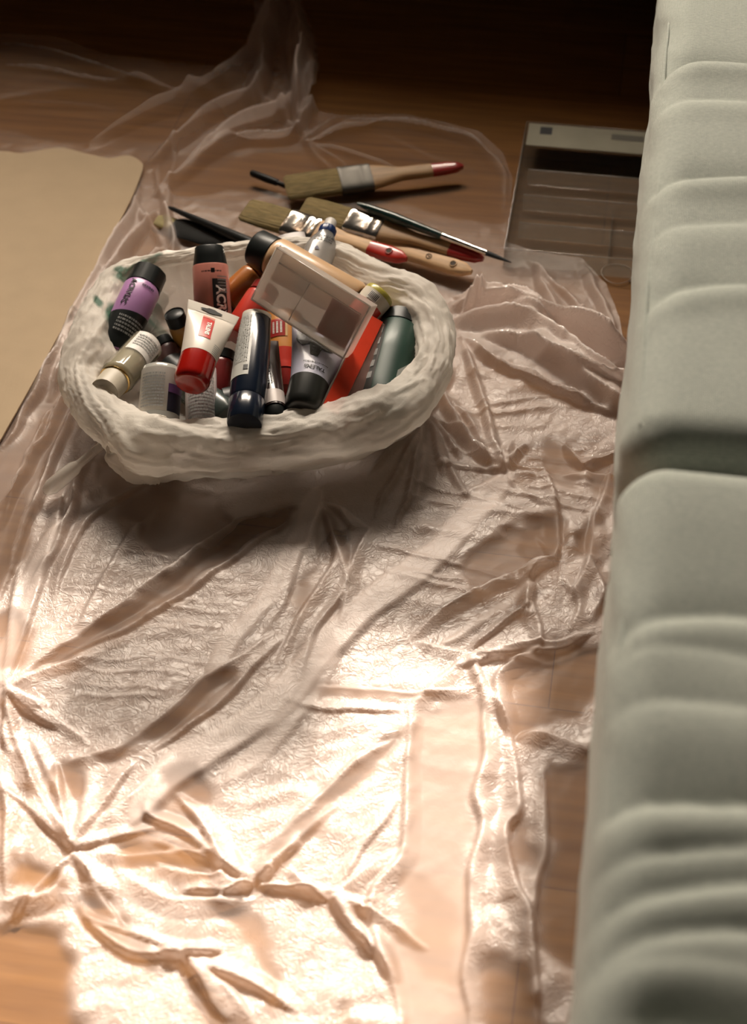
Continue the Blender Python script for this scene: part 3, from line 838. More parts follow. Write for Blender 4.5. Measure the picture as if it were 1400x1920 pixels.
# ------------------------------------------------------------------ builders for tubes, bottles and brushes
def frame(A, B, roll=0.0, toward=None):
    """local frame: +y from A to B, +z toward the camera side, rolled about the axis"""
    A = np.asarray(A, float); B = np.asarray(B, float)
    y = B - A; Ln = np.linalg.norm(y); y /= Ln
    t = (CAMP - (A + B) / 2) if toward is None else np.asarray(toward, float)
    z = t - y * (t @ y); z /= np.linalg.norm(z)
    x = np.cross(y, z)
    c, s = math.cos(roll), math.sin(roll)
    x, z = c * x - s * z, s * x + c * z
    return Matrix(((x[0], y[0], z[0], A[0]), (x[1], y[1], z[1], A[1]), (x[2], y[2], z[2], A[2]), (0, 0, 0, 1))), Ln

class Thing:
    def __init__(self, name, label, cat, A, B, roll=0.0, toward=None, group=None):
        self.M, self.L = frame(A, B, roll, toward)
        self.o = bpy.data.objects.new(name, None); COL.objects.link(self.o)
        self.o.empty_display_size = 0.02
        self.o.matrix_world = self.M
        tag(self.o, label, cat, group)
        self.prof = None
    def loft(self, name, secs, mat, seg=40, parent=None, caps=(True, True), power=2.0, ripple=None, zoff=0.0, main=False):
        """secs: (y, a, b[, zc]) ellipse half-width a and half-depth b at y"""
        S = np.array([tuple(s) + (0.0,) * (4 - len(s)) for s in secs], float)
        th = np.linspace(0, 2 * math.pi, seg, endpoint=False)
        c, s = np.cos(th), np.sin(th)
        e = 2.0 / power
        cx = np.sign(s) * np.abs(s) ** e; cz = np.sign(c) * np.abs(c) ** e
        V = []
        for (y, a, b, zc) in S:
            rp = 1.0 if ripple is None else 1.0 + ripple(y, th)
            V.append(np.stack([a * cx * rp, np.full(seg, y), b * cz * rp + zc + zoff], -1))
        V = np.concatenate(V); f = []
        for i in range(len(S) - 1):
            for k in range(seg):
                k2 = (k + 1) % seg
                f.append((i * seg + k, (i + 1) * seg + k, (i + 1) * seg + k2, i * seg + k2))
        if caps[0]: f.append(tuple(range(seg)))
        if caps[1]: f.append(tuple((len(S) - 1) * seg + k for k in range(seg))[::-1])
        o = mesh_obj(name, V, f, mat, parent or self.o)
        o.data.polygons.foreach_set('use_smooth', [True] * len(o.data.polygons))
        try:
            o.data.set_sharp_from_angle(angle=math.radians(50))
        except Exception: pass
        if main: self.prof = S
        return o
    def surf(self, y, s, off=0.0004):
        """point on the main body at distance y along the axis and s sideways"""
        S = self.prof
        a = np.interp(y, S[:, 0], S[:, 1]); b = np.interp(y, S[:, 0], S[:, 2]); zc = np.interp(y, S[:, 0], S[:, 3])
        r = max((a + b) / 2, 0.003)
        r = max(a, 0.003) if b < a * .8 else r
        ph = s / r
        n = np.array([math.sin(ph) * b, 0, math.cos(ph) * a]); n /= np.linalg.norm(n) + 1e-9
        return np.array([a * math.sin(ph), y, b * math.cos(ph) + zc]) + n * off
    def decal(self, name, y0, y1, s0, s1, mat, off=0.0004, skew=0.0, parent=None, n=14):
        V = []; f = []
        for i in range(n + 1):
            for j in range(n + 1):
                y = y0 + (y1 - y0) * i / n + skew * (j / n - .5); s = s0 + (s1 - s0) * j / n
                V.append(self.surf(y, s, off))
        for i in range(n):
            for j in range(n):
                a = i * (n + 1) + j
                f.append((a, a + n + 1, a + n + 2, a + 1))
        return mesh_obj(name, V, f, mat, parent or self.o)
    def text(self, name, body, size, y, s, rot, mat, off=0.0008, bold=0.0, parent=None, sx=1.0):
        """lettering on the body, centre at (y, s); rot 0 reads across (+s), 90 reads along +y"""
        cu = bpy.data.curves.new(name + '_c', 'FONT'); cu.body = body; cu.size = size; cu.offset = bold
        cu.align_x = 'CENTER'; cu.align_y = 'CENTER'; cu.resolution_u = 3
        to = bpy.data.objects.new(name + '_c', cu); COL.objects.link(to)
        dg = bpy.context.evaluated_depsgraph_get(); dg.update()
        me = to.evaluated_get(dg).to_mesh()
        vs = [tuple(v.co) for v in me.vertices]; fs = [tuple(p.vertices) for p in me.polygons]
        to.evaluated_get(dg).to_mesh_clear()
        bpy.data.objects.remove(to, do_unlink=True); bpy.data.curves.remove(cu)
        a = math.radians(rot); V = []
        for (tx, ty, _) in vs:
            tx *= sx
            # on the body the pair (s, y) seen from outside is left-handed-safe: s -> x, y -> y
            ss = s + tx * math.cos(a) - ty * math.sin(a); yy = y + tx * math.sin(a) + ty * math.cos(a)
            V.append(self.surf(yy, ss, off))
        return mesh_obj(name, V, fs, mat, parent or self.o, smooth=False)
    def lines(self, name, rows, mat, off=0.0007, parent=None):
        """fine print too small to read: rows of broken dashes; rows: (y0, y1, s0, s1, n_rows, along)"""
        V, f = [], []
        rnd = random.Random(7)
        for (y0, y1, s0, s1, nr, along) in rows:
            for r in range(nr):
                t = (r + .5) / nr; pos = 0.0
                while pos < 1:
                    ln = rnd.uniform(.03, .12); e = min(pos + ln, 1)
                    hw = .27 / nr
                    if along: q = [(y0 + (y1 - y0) * pos, t - hw), (y0 + (y1 - y0) * e, t - hw), (y0 + (y1 - y0) * e, t + hw), (y0 + (y1 - y0) * pos, t + hw)]; q = [(a, s0 + (s1 - s0) * b) for a, b in q]
                    else: q = [(t - hw, pos), (t - hw, e), (t + hw, e), (t + hw, pos)]; q = [(y0 + (y1 - y0) * a, s0 + (s1 - s0) * b) for a, b in q]
                    b0 = len(V)
                    for a, b in q: V.append(self.surf(a, b, off))
                    f.append((b0, b0 + 1, b0 + 2, b0 + 3)); pos = e + .025
        return mesh_obj(name, V, f, mat, parent or self.o, smooth=False)

def R3(px_w, z, py):      # half-width in metres of px_w photo pixels at a point
    return 0.5 * px_w * np.linalg.norm(P(600, py, z) - CAMP) / FPX * .985

ink = pm('black ink', (0.012, 0.012, 0.014), 0.5)
grey_ink = pm('grey ink', (0.30, 0.30, 0.29), 0.6)
white_ink = pm('white ink', (0.85, 0.83, 0.78), 0.5)
black_p = pm('glossy black plastic', (0.014, 0.017, 0.017), 0.38, coat=.0, vary=.1, spec=.3)
white_lab = pm('white label', (0.72, 0.70, 0.66), 0.45)

def round_secs(L, r, shoulder=0.0, neck=None, ends=.0012):
    s = [(0, r - ends), (ends, r)]
    s += [(L - ends, r), (L, r - ends)]
    return [(a, b, b) for a, b in s]
def cap_secs(y0, y1, r0, r1, e=.002):
    """rounded cap between y0 (far closed end) and y1"""
    sg = 1 if y1 > y0 else -1
    out = []
    for k in range(6):
        a = k / 5 * math.pi / 2
        out.append((y0 + sg * e * (1 - math.sin(a)), r0 - e * (1 - math.cos(a - 0) if False else (1 - math.sin(a))) if False else r0 - e + e * math.sin(a)))
    out[0] = (y0, r0 - e * 1.6)
    out.append((y1, r1))
    out = [(a, b, b) for a, b in out]
    return out if sg > 0 else out[::-1]

def tube_secs(y_cap, y_end, r, w, n=16, flat=.0009, sh=.0):
    out = []
    for k in range(n + 1):
        t = k / n
        a = r + (w - r) * (t ** 1.15)
        b = flat + (r - flat) * max(0.0, (1 - t ** 1.5)) ** .8
        out.append((y_cap + (y_end - y_cap) * t, a, b))
    return out

# 1 lilac squeeze bottle
def lilac():
    A = P(281, 512, .118 - ZD); B = P(213, 655, .088 - ZD)
    t = Thing('paint_bottle', 'lilac acrylic paint bottle with a black cap and black label end, by the rim', 'paint bottle', A, B, roll=-.1)
    L = t.L; r = R3(72, .1, 570)
    lil = pm('lilac plastic', (0.40, 0.20, 0.42), 0.4, coat=.2)
    t.loft('cap', cap_secs(0, .022, r * .93, r * .96, .003), black_p, ripple=lambda y, th: .012 * np.sign(np.sin(th * 30)))
    t.loft('body', [(.022, r * .9, r * .9), (.026, r, r), (L * .45, r, r), (L * .72, r * .96, r * .7), (L * .98, r * .93, r * .3), (L, r * .9, r * .25)], lil, main=True)
    t.decal('label', L * .60, L * .995, -r * 1.5, r * 1.5, black_p, skew=.012)
    t.text('lettering', 'ACRYLIC', .0085, L * .40, r * .70, 90, ink, bold=.0003)
    t.lines('fine_print', [(L * .66, L * .85, -r * .9, r * .6, 5, False)], grey_ink, off=.0012)
    t.lines('fine_print', [(L * .26, L * .31, -r * .5, r * .2, 1, False)], ink)
lilac()

# 2 salmon pink tube standing up at the back
def pink():
    A = P(392, 462, .150 - ZD); B = P(402, 640, .075 - ZD)
    t = Thing('paint_tube', 'salmon pink acrylic paint tube with a black cap, behind the white tube', 'paint tube', A, B, roll=0)
    L = t.L; r = R3(70, .13, 540)
    m = pm('salmon pink tube', (0.62, 0.235, 0.185), 0.32, coat=.3)
    cl = .021
    t.loft('cap', [(0, r * .72, r * .72), (.0015, r * .80, r * .80), (.012, r * .88, r * .88), (cl, r * .95, r * .95)], black_p)
    t.loft('body', [(cl, r * .94, r * .94), (cl + .002, r, r), (L * .6, r * 1.03, r * .95), (L, r * 1.08, r * .5)], m, main=True)
    t.decal('label', L * .37, L * .92, -r * 0.88, -r * .06, pm('matt black label', (.012, .012, .013), .6), off=.0005)
    t.text('lettering', 'ACRYLIC', .0138, L * .39 + .0335, -r * .47, 90, white_ink, off=.0010, bold=.0006)
    t.lines('fine_print', [(cl + .008, cl + .011, -r * .6, r * .5, 1, False)], ink)
    t.lines('fine_print', [(cl + .014, cl + .034, -r * .95, -r * .35, 6, False)], grey_ink)
    # swatch squares
    t.decal('swatch', cl + .0065, cl + .0115, -r * .22, -r * .02, ink, off=.0009, n=3)
pink()

# 3 white tube with red cap
def white_red():
    A = P(357, 722, .128 - ZD); B = P(401, 578, .150 - ZD)
    t = Thing('paint_tube', 'white paint tube with a shiny red cap and red label, lying on top', 'paint tube', A, B, roll=0.05)
    L = t.L; r = R3(72, .13, 690); w = R3(104, .145, 590)
    m = pm('white tube laminate', (0.72, 0.66, 0.585), 0.42, coat=.15, vary=.015)
    red = pm('red glossy cap', (0.33, 0.008, 0.005), 0.16, coat=.6)
    cl = .034
    prof = []
    for k in range(9):
        a = k / 8 * math.pi / 2
        prof.append((.009 * (1 - math.sin(a)), r * .74 + r * .24 * math.sin(a) if False else r * (.70 + .29 * math.sin(a))))
    prof = sorted([( .009 * (1 - math.cos(k / 8 * math.pi / 2)), r * (.70 + .29 * math.sin(k / 8 * math.pi / 2))) for k in range(9)])
    prof += [(cl * .8, r * 1.0), (cl, r * .98)]
    t.loft('cap', [(a, b, b) for a, b in prof], red, seg=56)
    sec = tube_secs(cl, L - .012, r * .99, w * .93)
    sec += [(L - .0115, w * .93, .0012), (L - .011, w * .95, .0012), (L, w, .0010)]
    t.loft('body', sec, m, main=True, seg=56)
    lab = pm('red label', (0.55, 0.02, 0.012), 0.4)
    y0, y1 = L * .49, L * .80
    t.decal('label', y0, y1, -.0085, .0045, lab, skew=-.001)
    t.text('lettering', 'TALENS', .0062, (y0 + y1) / 2 - .001, -.0005, -90, white_ink, bold=.0003)
    t.decal('swatch', y1 + .001, y1 + .004, -.0085, .0045, pm('rosy swatch', (.72, .28, .22), .4), n=4)
    t.lines('fine_print', [(L * .32, L * .46, .010, .019, 6, False)], grey_ink)
    t.lines('fine_print', [(L * .29, L * .305, .006, .018, 1, False)], ink)
    # hang hole in the crimp: a dark slot
    V = []; f = []
    pts = []
    for k in range(24):
        a = k / 24 * 2 * math.pi
        pts.append((math.cos(a) * w * .42, math.sin(a) * .0021 + (.0010 if abs(math.cos(a)) < .35 else 0) * np.sign(math.sin(a))))
    V = [(x - w * .05, L - .0065 + y, .0018) for x, y in pts]
    f = [tuple(range(24))]
    mesh_obj('hang_hole', V, f, ink, t.o, smooth=False)
white_red()

# 4 ochre bottle deep down
def simple_bottle(label, A, B, r, body, cap, cap_len, bands=(), roll=0, name='paint_bottle', cat='paint bottle', cap_r=.94, print_rows=None, neck=None):
    t = Thing(name, label, cat, A, B, roll=roll)
    L = t.L
    if cap is not None:
        t.loft('cap', cap_secs(0, cap_len, r * cap_r, r * cap_r, .002), cap)
    e = cap_len
    if neck:
        t.loft('neck', [(cap_len, r * .6, r * .6), (cap_len + neck, r * .6, r * .6)], body)
        e += neck
    t.loft('body', [(e, r * .8, r * .8), (e + .003, r * .97, r * .97), (e + .006, r, r), (L - .003, r, r), (L, r * .93, r * .93)], body, main=True)
    for (nm, y0, y1, s0, s1, m) in bands:
        t.decal(nm, L * y0, L * y1, r * s0, r * s1, m)
    if print_rows: t.lines('fine_print', [(L * a, L * b, r * c, r * d, k, al) for a, b, c, d, k, al in print_rows], grey_ink if True else ink, off=.0010)
    return t
ochre = pm('ochre plastic', (0.40, 0.20, 0.045), 0.4, coat=.2)
simple_bottle('small ochre bottle with black cap, half hidden behind the white tube', P(326, 588, .105 - ZD), P(352, 650, .06 - ZD), .012, ochre, black_p, .014)

# 5 clear jar with gold ring
def jar():
    A = P(196, 735, .098 - ZD); B = P(272, 650, .082 - ZD)
    t = Thing('glass_bottle', 'clear glass bottle with a thin gold ring and white cap, at the bag corner', 'bottle', A, B)
    L = t.L; r = R3(70, .09, 700)
    capm = pm('milky white cap', (0.52, 0.47, 0.38), 0.45)
    gold = pm('gold foil', (0.62, 0.42, 0.16), 0.2, metal=1)
    glass = film_mat('clear bottle glass', (0.70, 0.66, 0.55), .42, glossy=.5, rough=.08, bump=0, transl=.5, clear_color=(.9, .88, .8))
    t.loft('cap', cap_secs(0, .024, r * .80, r * .82, .002), capm)
    t.loft('gold_ring', [(.0243, r * .84, r * .84), (.0250, r * .90, r * .90), (.0265, r * .90, r * .90), (.0272, r * .86, r * .86)], gold)
    t.loft('body', [(.028, r * .84, r * .84), (.031, r * .98, r * .98), (.033, r, r), (L, r, r)], glass, main=True)
    t.loft('contents', [(.030, r * .80, r * .80), (.034, r * .92, r * .92), (L - .003, r * .92, r * .92)], pm('pale gel', (0.42, 0.38, 0.29), .5))
    t.decal('label', L * .62, L * .99, -r * .9, r * .9, white_lab)
    t.lines('fine_print', [(L * .70, L * .93, -r * .7, r * .7, 5, False)], grey_ink, off=.001)
jar()
teal_clear = pm('dark bottle plastic', (0.05, 0.07, 0.065), .25, coat=.3)
simple_bottle('dark tube lying behind the gold ringed bottle', P(300, 640, .07 - ZD), P(345, 710, .05 - ZD), .014, pm('plum plastic', (.10, .045, .045), .4), black_p, .01)

# 6 white printed bottle
def printed():
    A = P(304, 700, .105 - ZD); B = P(296, 800, .075 - ZD)
    t = Thing('paint_bottle', 'white paint bottle with fine print and dark purple label, clear cap down', 'paint bottle', A, B, roll=0.1)
    L = t.L; r = R3(80, .09, 740)
    wh = pm('white bottle plastic', (0.66, 0.63, 0.58), 0.4, vary=.02)
    clr = film_mat('frosted cap plastic', (0.62, 0.62, 0.58), .75, glossy=.4, rough=.2, bump=0, transl=.4)
    t.loft('base_ring', [(-.006, r * .80, r * .80), (-.004, r * .95, r * .95), (0.001, r * .99, r * .99)], clr)
    t.loft('body', [(0, r, r), (L * .80, r, r), (L * .82, r * .97, r * .97)], wh, main=True)
    t.loft('cap', [(L * .82, r * 1.0, r * 1.0), (L * 1.0, r * 1.05, r * 1.05), (L * 1.02, r * .9, r * .9)], clr)
    t.decal('label', L * .30, L * .81, -r * 1.45, -r * .45, pm('dark indigo label', (.022, .02, .035), .35), n=16)
    t.decal('swatch', L * .30, L * .46, -r * 1.45, -r * .45, pm('purple swatch', (.12, .055, .16), .4), off=.0007)
    t.lines('fine_print', [(L * .10, L * .76, -r * .25, r * .95, 11, False)], grey_ink)
printed()

# 7 second white printed bottle
def printed_small():
    A = P(376, 690, .085 - ZD); B = P(378, 800, .06 - ZD)
    t = Thing('paint_bottle', 'narrow white bottle covered in thin printed lines, under the red cap', 'paint bottle', A, B)
    L = t.L; r = R3(62, .08, 760)
    t.loft('body', [(0, r * .9, r * .9), (.003, r, r), (L - .003, r, r), (L, r * .9, r * .9)], pm('pinkish white plastic', (0.60, 0.55, 0.55), .4, vary=.02), main=True)
    t.lines('fine_print', [(L * .25, L * .98, -r * .9, r * .9, 13, False)], grey_ink)
printed_small()

# 8 navy tube
def navy():
    A = P(458, 796, .112 - ZD); B = P(482, 592, .140 - ZD)
    t = Thing('paint_tube', 'glossy navy blue paint tube with a white printed label, cap end down', 'paint tube', A, B, roll=0)
    L = t.L; r = R3(71, .12, 720)
    nv = pm('navy glossy plastic', (0.006, 0.011, 0.023), 0.22, coat=.35, vary=.05, spec=.4)
    cl = .030
    t.loft('cap', [(0, r * .92, r * .92), (.002, r * .96, r * .96), (cl - .001, r * .98, r * .98), (cl, r * .94, r * .94)], nv, seg=56)
    t.loft('body', [(cl, r * .97, r * .97), (cl + .002, r, r), (L * .45, r, r), (L * .75, r * .92, r * .88), (L * .97, r * .82, r * .62), (L, r * .82, r * .55)], nv, main=True, seg=56)
    lab = pm('off white tube label', (0.50, 0.50, 0.47), .35)
    t.decal('label', L * .34, L * .965, -r * 1.5, -r * .12, lab, n=20)
    t.decal('end_band', L * .955, L * .998, -r * 1.4, r * .95, pm('cream band', (.62, .58, .5), .4), n=16)
    t.lines('fine_print', [(L * .46, L * .93, -r * 1.3, -r * .25, 9, True)], grey_ink, off=.001)
    t.decal('code_mark', L * .385, L * .425, -r * .42, -r * .18, ink, off=.001, n=3)
navy()
red_p = pm('bright red plastic', (0.52, 0.03, 0.015), 0.35, coat=.3)
simple_bottle('red plastic tube end poking out above the navy tube', P(500, 540, .125 - ZD), P(440, 632, .10 - ZD), .0165, red_p, pm('dark red plastic', (.28, .015, .01), .3), .01)
# deep red behind white tube
simple_bottle('dark red tube lying deep between the white and navy tubes', P(418, 660, .085 - ZD), P(408, 745, .06 - ZD), .014, pm('deep red plastic', (.16, .012, .012), .35, coat=.2), black_p, .01)

# 10 brown tube with white label
def brown():
    A = P(517, 786, .100 - ZD); B = P(494, 640, .118 - ZD)
    t = Thing('paint_tube', 'dark brown paint tube with a pale band, beside the navy tube', 'paint tube', A, B, roll=.2)
    L = t.L; r = R3(46, .11, 740); w = r * 1.3
    br = pm('dark brown tube', (0.035, 0.018, 0.016), 0.25, coat=.5)
    t.loft('cap', [(-.002, r * .7, r * .7), (.0, r * .86, r * .86), (.012, r * .92, r * .92)], black_p)
    t.loft('body', tube_secs(.012, L, r, w), br, main=True)
    t.decal('label', .014, .032, -r * 1.3, r * 1.2, pm('pale pinkish label', (.52, .46, .44), .4))
    t.decal('edge_strip', .034, L * .9, -r * 1.05, -r * .85, white_ink)
    t.lines('fine_print', [(.04, L * .8, -r * .8, r * .1, 4, True)], grey_ink)
brown()

# 11 ochre-orange tube with red label
def orange_tube():
    A = P(533, 735, .075 - ZD); B = P(530, 590, .110 - ZD)
    t = Thing('paint_tube', 'ochre orange paint tube with red labels, between navy and lavender tubes', 'paint tube', A, B)
    L = t.L; r = R3(74, .09, 650)
    t.loft('cap', cap_secs(0, .03, r * .8, r * .85, .003), pm('dark red plastic', (.28, .015, .01), .3))
    t.loft('body', [(.03, r * .85, r * .85), (L * .8, r, r), (L, r * 1.02, r * .6)], pm('orange ochre tube', (.50, .20, .04), .35, coat=.3), main=True)
    t.decal('label', L * .22, L * .47, -r * 1.3, r * 1.3, red_p)
    t.decal('label', L * .60, L * .82, -r * .75, r * .1, pm('crimson label', (.36, .02, .015), .4), n=8)
    t.decal('label_edge', L * .60, L * .82, r * .12, r * .22, pm('pale yellow line', (.7, .5, .25), .4), n=4)
    t.lines('fine_print', [(L * .64, L * .78, -r * .6, 0, 3, True)], white_ink)
orange_tube()

# 12 lavender tube with black cap
def lavender():
    A = P(566, 772, .105 - ZD); B = P(606, 622, .128 - ZD)
    t = Thing('paint_tube', 'lavender white paint tube with a wide black cap, beside the red strip', 'paint tube', A, B, roll=0.05)
    L = t.L; r = R3(78, .11, 730); w = R3(128, .12, 650)
    lv = pm('lavender white tube', (0.50, 0.50, 0.62), .38, coat=.2, vary=.02)
    cl = .036
    t.loft('cap', [(0, r * .74, r * .74), (.003, r * .88, r * .88), (.010, r * .96, r * .96), (cl, r, r)], pm('satin black cap', (.014, .015, .013), .35), seg=48)
    t.loft('body', tube_secs(cl, L, r * .98, w), lv, main=True, seg=48)
    t.text('lettering', 'TALENS', .0062, cl + .0085, 0, 180, ink, bold=.0002)
    t.lines('fine_print', [(cl + .0145, cl + .0165, -r * .6, r * .6, 1, False)], ink)
    # black paint smeared round the crimp
    sm = pm('dried black paint', (.02, .022, .015), .3, coat=.3, bump=.8, bscale=300)
    V = []; f = []; n = 22
    for i in range(n + 1):
        s = -w * .88 + 1.76 * w * i / n
        y0 = L * .70 + .010 * (vnoise(s * 160 + 7, 0.0, 5) - .5) - (.014 if abs(s + .004) < .006 else 0) + abs(s) * .15
        y1 = L * .985
        for y in (y0, (y0 + y1) / 2, y1): V.append(t.surf(y, s, .0008))
    for i in range(n):
        for k in range(2): f.append((i * 3 + k, (i + 1) * 3 + k, (i + 1) * 3 + k + 1, i * 3 + k + 1))
    mesh_obj('paint_smear', V, f, sm, t.o)
lavender()

# 14 beige bottle with black cap under the clear box
def beige():
    A = P(478, 462, .150 - ZD); B = P(662, 566, .128 - ZD)
    t = Thing('paint_bottle', 'beige paint bottle with a black cap, under the clear frosted box', 'paint bottle', A, B, roll=0.25)
    L = t.L; r = R3(82, .14, 500)
    be = pm('beige bottle plastic', (0.62, 0.40, 0.23), .35, coat=.25, vary=.02)
    t.loft('cap', [(0, r * .80, r * .80), (.002, r * .88, r * .88), (.024, r * .93, r * .93)], black_p, seg=48)
    t.loft('body', [(.024, r * .86, r * .86), (.028, r * .98, r * .98), (.031, r, r), (L, r, r), (L + .003, r * .9, r * .9)], be, main=True, seg=48)
    t.lines('fine_print', [(.034, .037, -r * .9, r * .1, 1, False), (.039, .046, -r * .8, r * .3, 3, False)], ink)
    t.decal('swatch', .0335, .0385, -r * .25, -r * .05, ink, n=3, off=.0009)
beige()

# 13 frosted clear box
def frosted_box():
    o0 = P(471, 561, .158 - ZD); ox = P(643, 672, .130 - ZD)
    oy = min((P(519, 464, z_) for z_ in np.linspace(.13, .22, 81)), key=lambda q: abs((q - o0) @ (ox - o0)))
    x = ox - o0; Lx = np.linalg.norm(x); x /= Lx
    y = oy - o0; y -= x * (x @ y); Ly = np.linalg.norm(y); y /= Ly
    z = np.cross(x, y)
    if z @ (CAMP - o0) < 0: z = -z
    Mx = Matrix(((x[0], y[0], z[0], o0[0]), (x[1], y[1], z[1], o0[1]), (x[2], y[2], z[2], o0[2]), (0, 0, 0, 1)))
    e = bpy.data.objects.new('frosted_plastic_box', None); COL.objects.link(e); e.matrix_world = Mx; e.empty_display_size = .02
    tag(e, 'long frosted clear plastic box lying on top of the paint tubes', 'plastic box')
    fm = film_mat('frosted clear plastic', (0.86, 0.79, 0.72), .46, glossy=.22, rough=.25, bump=0, transl=.45)
    em = film_mat('bright plastic edge', (0.80, 0.74, 0.68), .62, glossy=.6, rough=.15, bump=0, transl=.4)
    D = .020; th = .0012
    box('lid', (0, 0, -th), (Lx, Ly, 0), fm, e, .0006)
    box('side_wall', (0, -.0004, -D), (Lx, th, -th), fm, e, .0005)
    box('side_wall', (0, Ly - th, -D), (Lx, Ly + .0004, -th), fm, e, .0005)
    box('side_wall', (0, 0, -D), (th, Ly, -th), fm, e, .0005)
    box('side_wall', (Lx - th, 0, -D), (Lx, Ly, -th), fm, e, .0005)
    for (a, b) in (((0, 0), (Lx, 0)), ((0, Ly), (Lx, Ly)), ((Lx, 0), (Lx, Ly)), ((0, 0), (0, Ly))):
        tube('rim', [(a[0], a[1], 0), ((a[0] + b[0]) / 2, (a[1] + b[1]) / 2, 0), (b[0], b[1], 0)], .0009, em, e, 8)
    tube('rib', [(.010, Ly * .80, .0006), (Lx * .5, Ly * .80, .0006), (Lx * .96, Ly * .80, .0006)], .0008, em, e, 8)
    tube('rib', [(Lx * .40, Ly * .05, .0003), (Lx * .41, Ly * .5, .0003), (Lx * .42, Ly * .78, .0003)], .0006, em, e, 8)
    # lip flap hanging at the far corner
    V = [(Lx, Ly * .62, -.001), (Lx + .010, Ly * .80, -.002), (Lx + .018, Ly * .55, -.010), (Lx + .019, Ly * .50, -.010), (Lx + .013, Ly * .84, -.002), (Lx, Ly * .95, -.001)]
    lab = pm('faded red label inside box', (0.60, 0.13, 0.09), .6, vary=.2, vscale=60)
    o = box('inner_label', (Lx * .66, Ly * .14, -.0018), (Lx * .97, Ly * .78, -.0013), lab, e)
    for k in range(5):
        box('inner_label_print', (Lx * .72, Ly * (.30 + .07 * k), -.00129), (Lx * (.86 + .02 * (k % 3)), Ly * (.325 + .07 * k), -.00125), white_ink, e)
    box('inner_tab', (Lx * .28, Ly * .52, -D * .6), (Lx * .40, Ly * .76, -D * .6 + .0006), pm('grey teal card', (.20, .22, .21), .6), e)
frosted_box()

# 15 red strip: long box wall
def red_strip():
    A = P(712, 600, .130 - ZD); B = P(628, 775, .105 - ZD)
    t = Thing('long_plastic_case', 'clear long case with a bright red strip, leaning in front of the green bottle', 'plastic case', A, B, roll=-.1)
    L = t.L; h = .012
    clear = film_mat('pinkish clear plastic', (0.55, 0.34, 0.30), .5, glossy=.5, rough=.15, bump=0, transl=.4, clear_color=(1, .85, .8))
    box('body', (-.020, 0, -.022), (.016, L, -.0015), clear, t.o, .001)
    box('strip', (-.004, 0, -.0012), (.0150, L, 0), pm('vermilion strip', (.62, .045, .015), .3, coat=.4), t.o, .0005)
    tube('edge', [(.0162, 0, -.0004), (.0162, L / 2, -.0004), (.0162, L, -.0004)], .0009, film_mat('bright plastic edge', (1, 1, 1), .6), t.o)
    tube('edge', [(-.0205, 0, -.002), (-.0205, L / 2, -.002), (-.0205, L, -.002)], .0008, film_mat('bright plastic edge', (1, 1, 1), .6), t.o)
red_strip()
# red card behind
def red_pack():
    A = P(690, 560, .118 - ZD); B = P(735, 622, .110 - ZD)
    t = Thing('red_pack', 'small red orange card pack behind the box corner', 'pack', A, B)
    box('card', (-.016, 0, -.006), (.015, t.L, 0), pm('red orange card', (.62, .08, .025), .45), t.o, .001)
    V = [(-.010, t.L * .35, .0006), (-.004, t.L * .30, .0006), (-.010, t.L * .95, .0006), (-.013, t.L * .98, .0006)]
red_pack()
# 17 small tube with barcode
def barcode_tube():
    A = P(712, 552, .138 - ZD); B = P(668, 600, .122 - ZD)
    t = Thing('paint_tube', 'short white tube with a barcode, red print and yellow green rim', 'paint tube', A, B, roll=.2)
    L = t.L; r = R3(62, .13, 560)
    t.loft('rim', [(-.002, r * .9, r * .9), (0, r * .98, r * .98), (.004, r * .99, r * .99)], pm('yellow green rim', (.42, .36, .05), .35, coat=.3))
    t.loft('body', [(.004, r, r), (L, r * .97, r * .97)], pm('cream white tube', (.68, .62, .52), .4), main=True)
    t.decal('barcode', .006, .016, -r * .35, r * .35, white_ink)
    V = []; f = []
    for k in range(7):
        s = -r * .28 + k * r * .09
        for (y, ss) in ((.0072, s), (.0148, s), (.0148, s + r * .045), (.0072, s + r * .045)): V.append(t.surf(y, ss, .001))
        f.append((4 * k, 4 * k + 1, 4 * k + 2, 4 * k + 3))
    mesh_obj('bars', V, f, ink, t.o, smooth=False)
    t.decal('label', .0175, L * .95, -r * 1.2, r * 1.0, red_p)
barcode_tube()
# 16 green bottle
def green():
    A = P(752, 600, .108 - ZD); B = P(712, 760, .085 - ZD)
    t = Thing('paint_bottle', 'dark green paint bottle with a black cap, against the bag rim', 'paint bottle', A, B, roll=0)
    L = t.L; r = R3(96, .10, 680)
    gm = pm('dark green plastic', (.007, .038, .026), .45, coat=.05)
    t.loft('cap', cap_secs(0, .016, r * .85, r * .9, .003), black_p)
    t.loft('body', [(.016, r * .85, r * .85), (.021, r * .98, r * .98), (L * .5, r, r), (L, r, r)], gm, main=True)
    t.decal('back_label', .02, L, r * .55, r * 1.5, pm('black back label', (.02, .022, .02), .4))
    t.lines('fine_print', [(.03, L * .9, r * .65, r * 1.2, 5, False)], grey_ink, off=.001)
    t.decal('corner_label', L * .66, L * .86, -r * .9, -r * .35, pm('grey label', (.30, .32, .30), .5), skew=.02)
green()
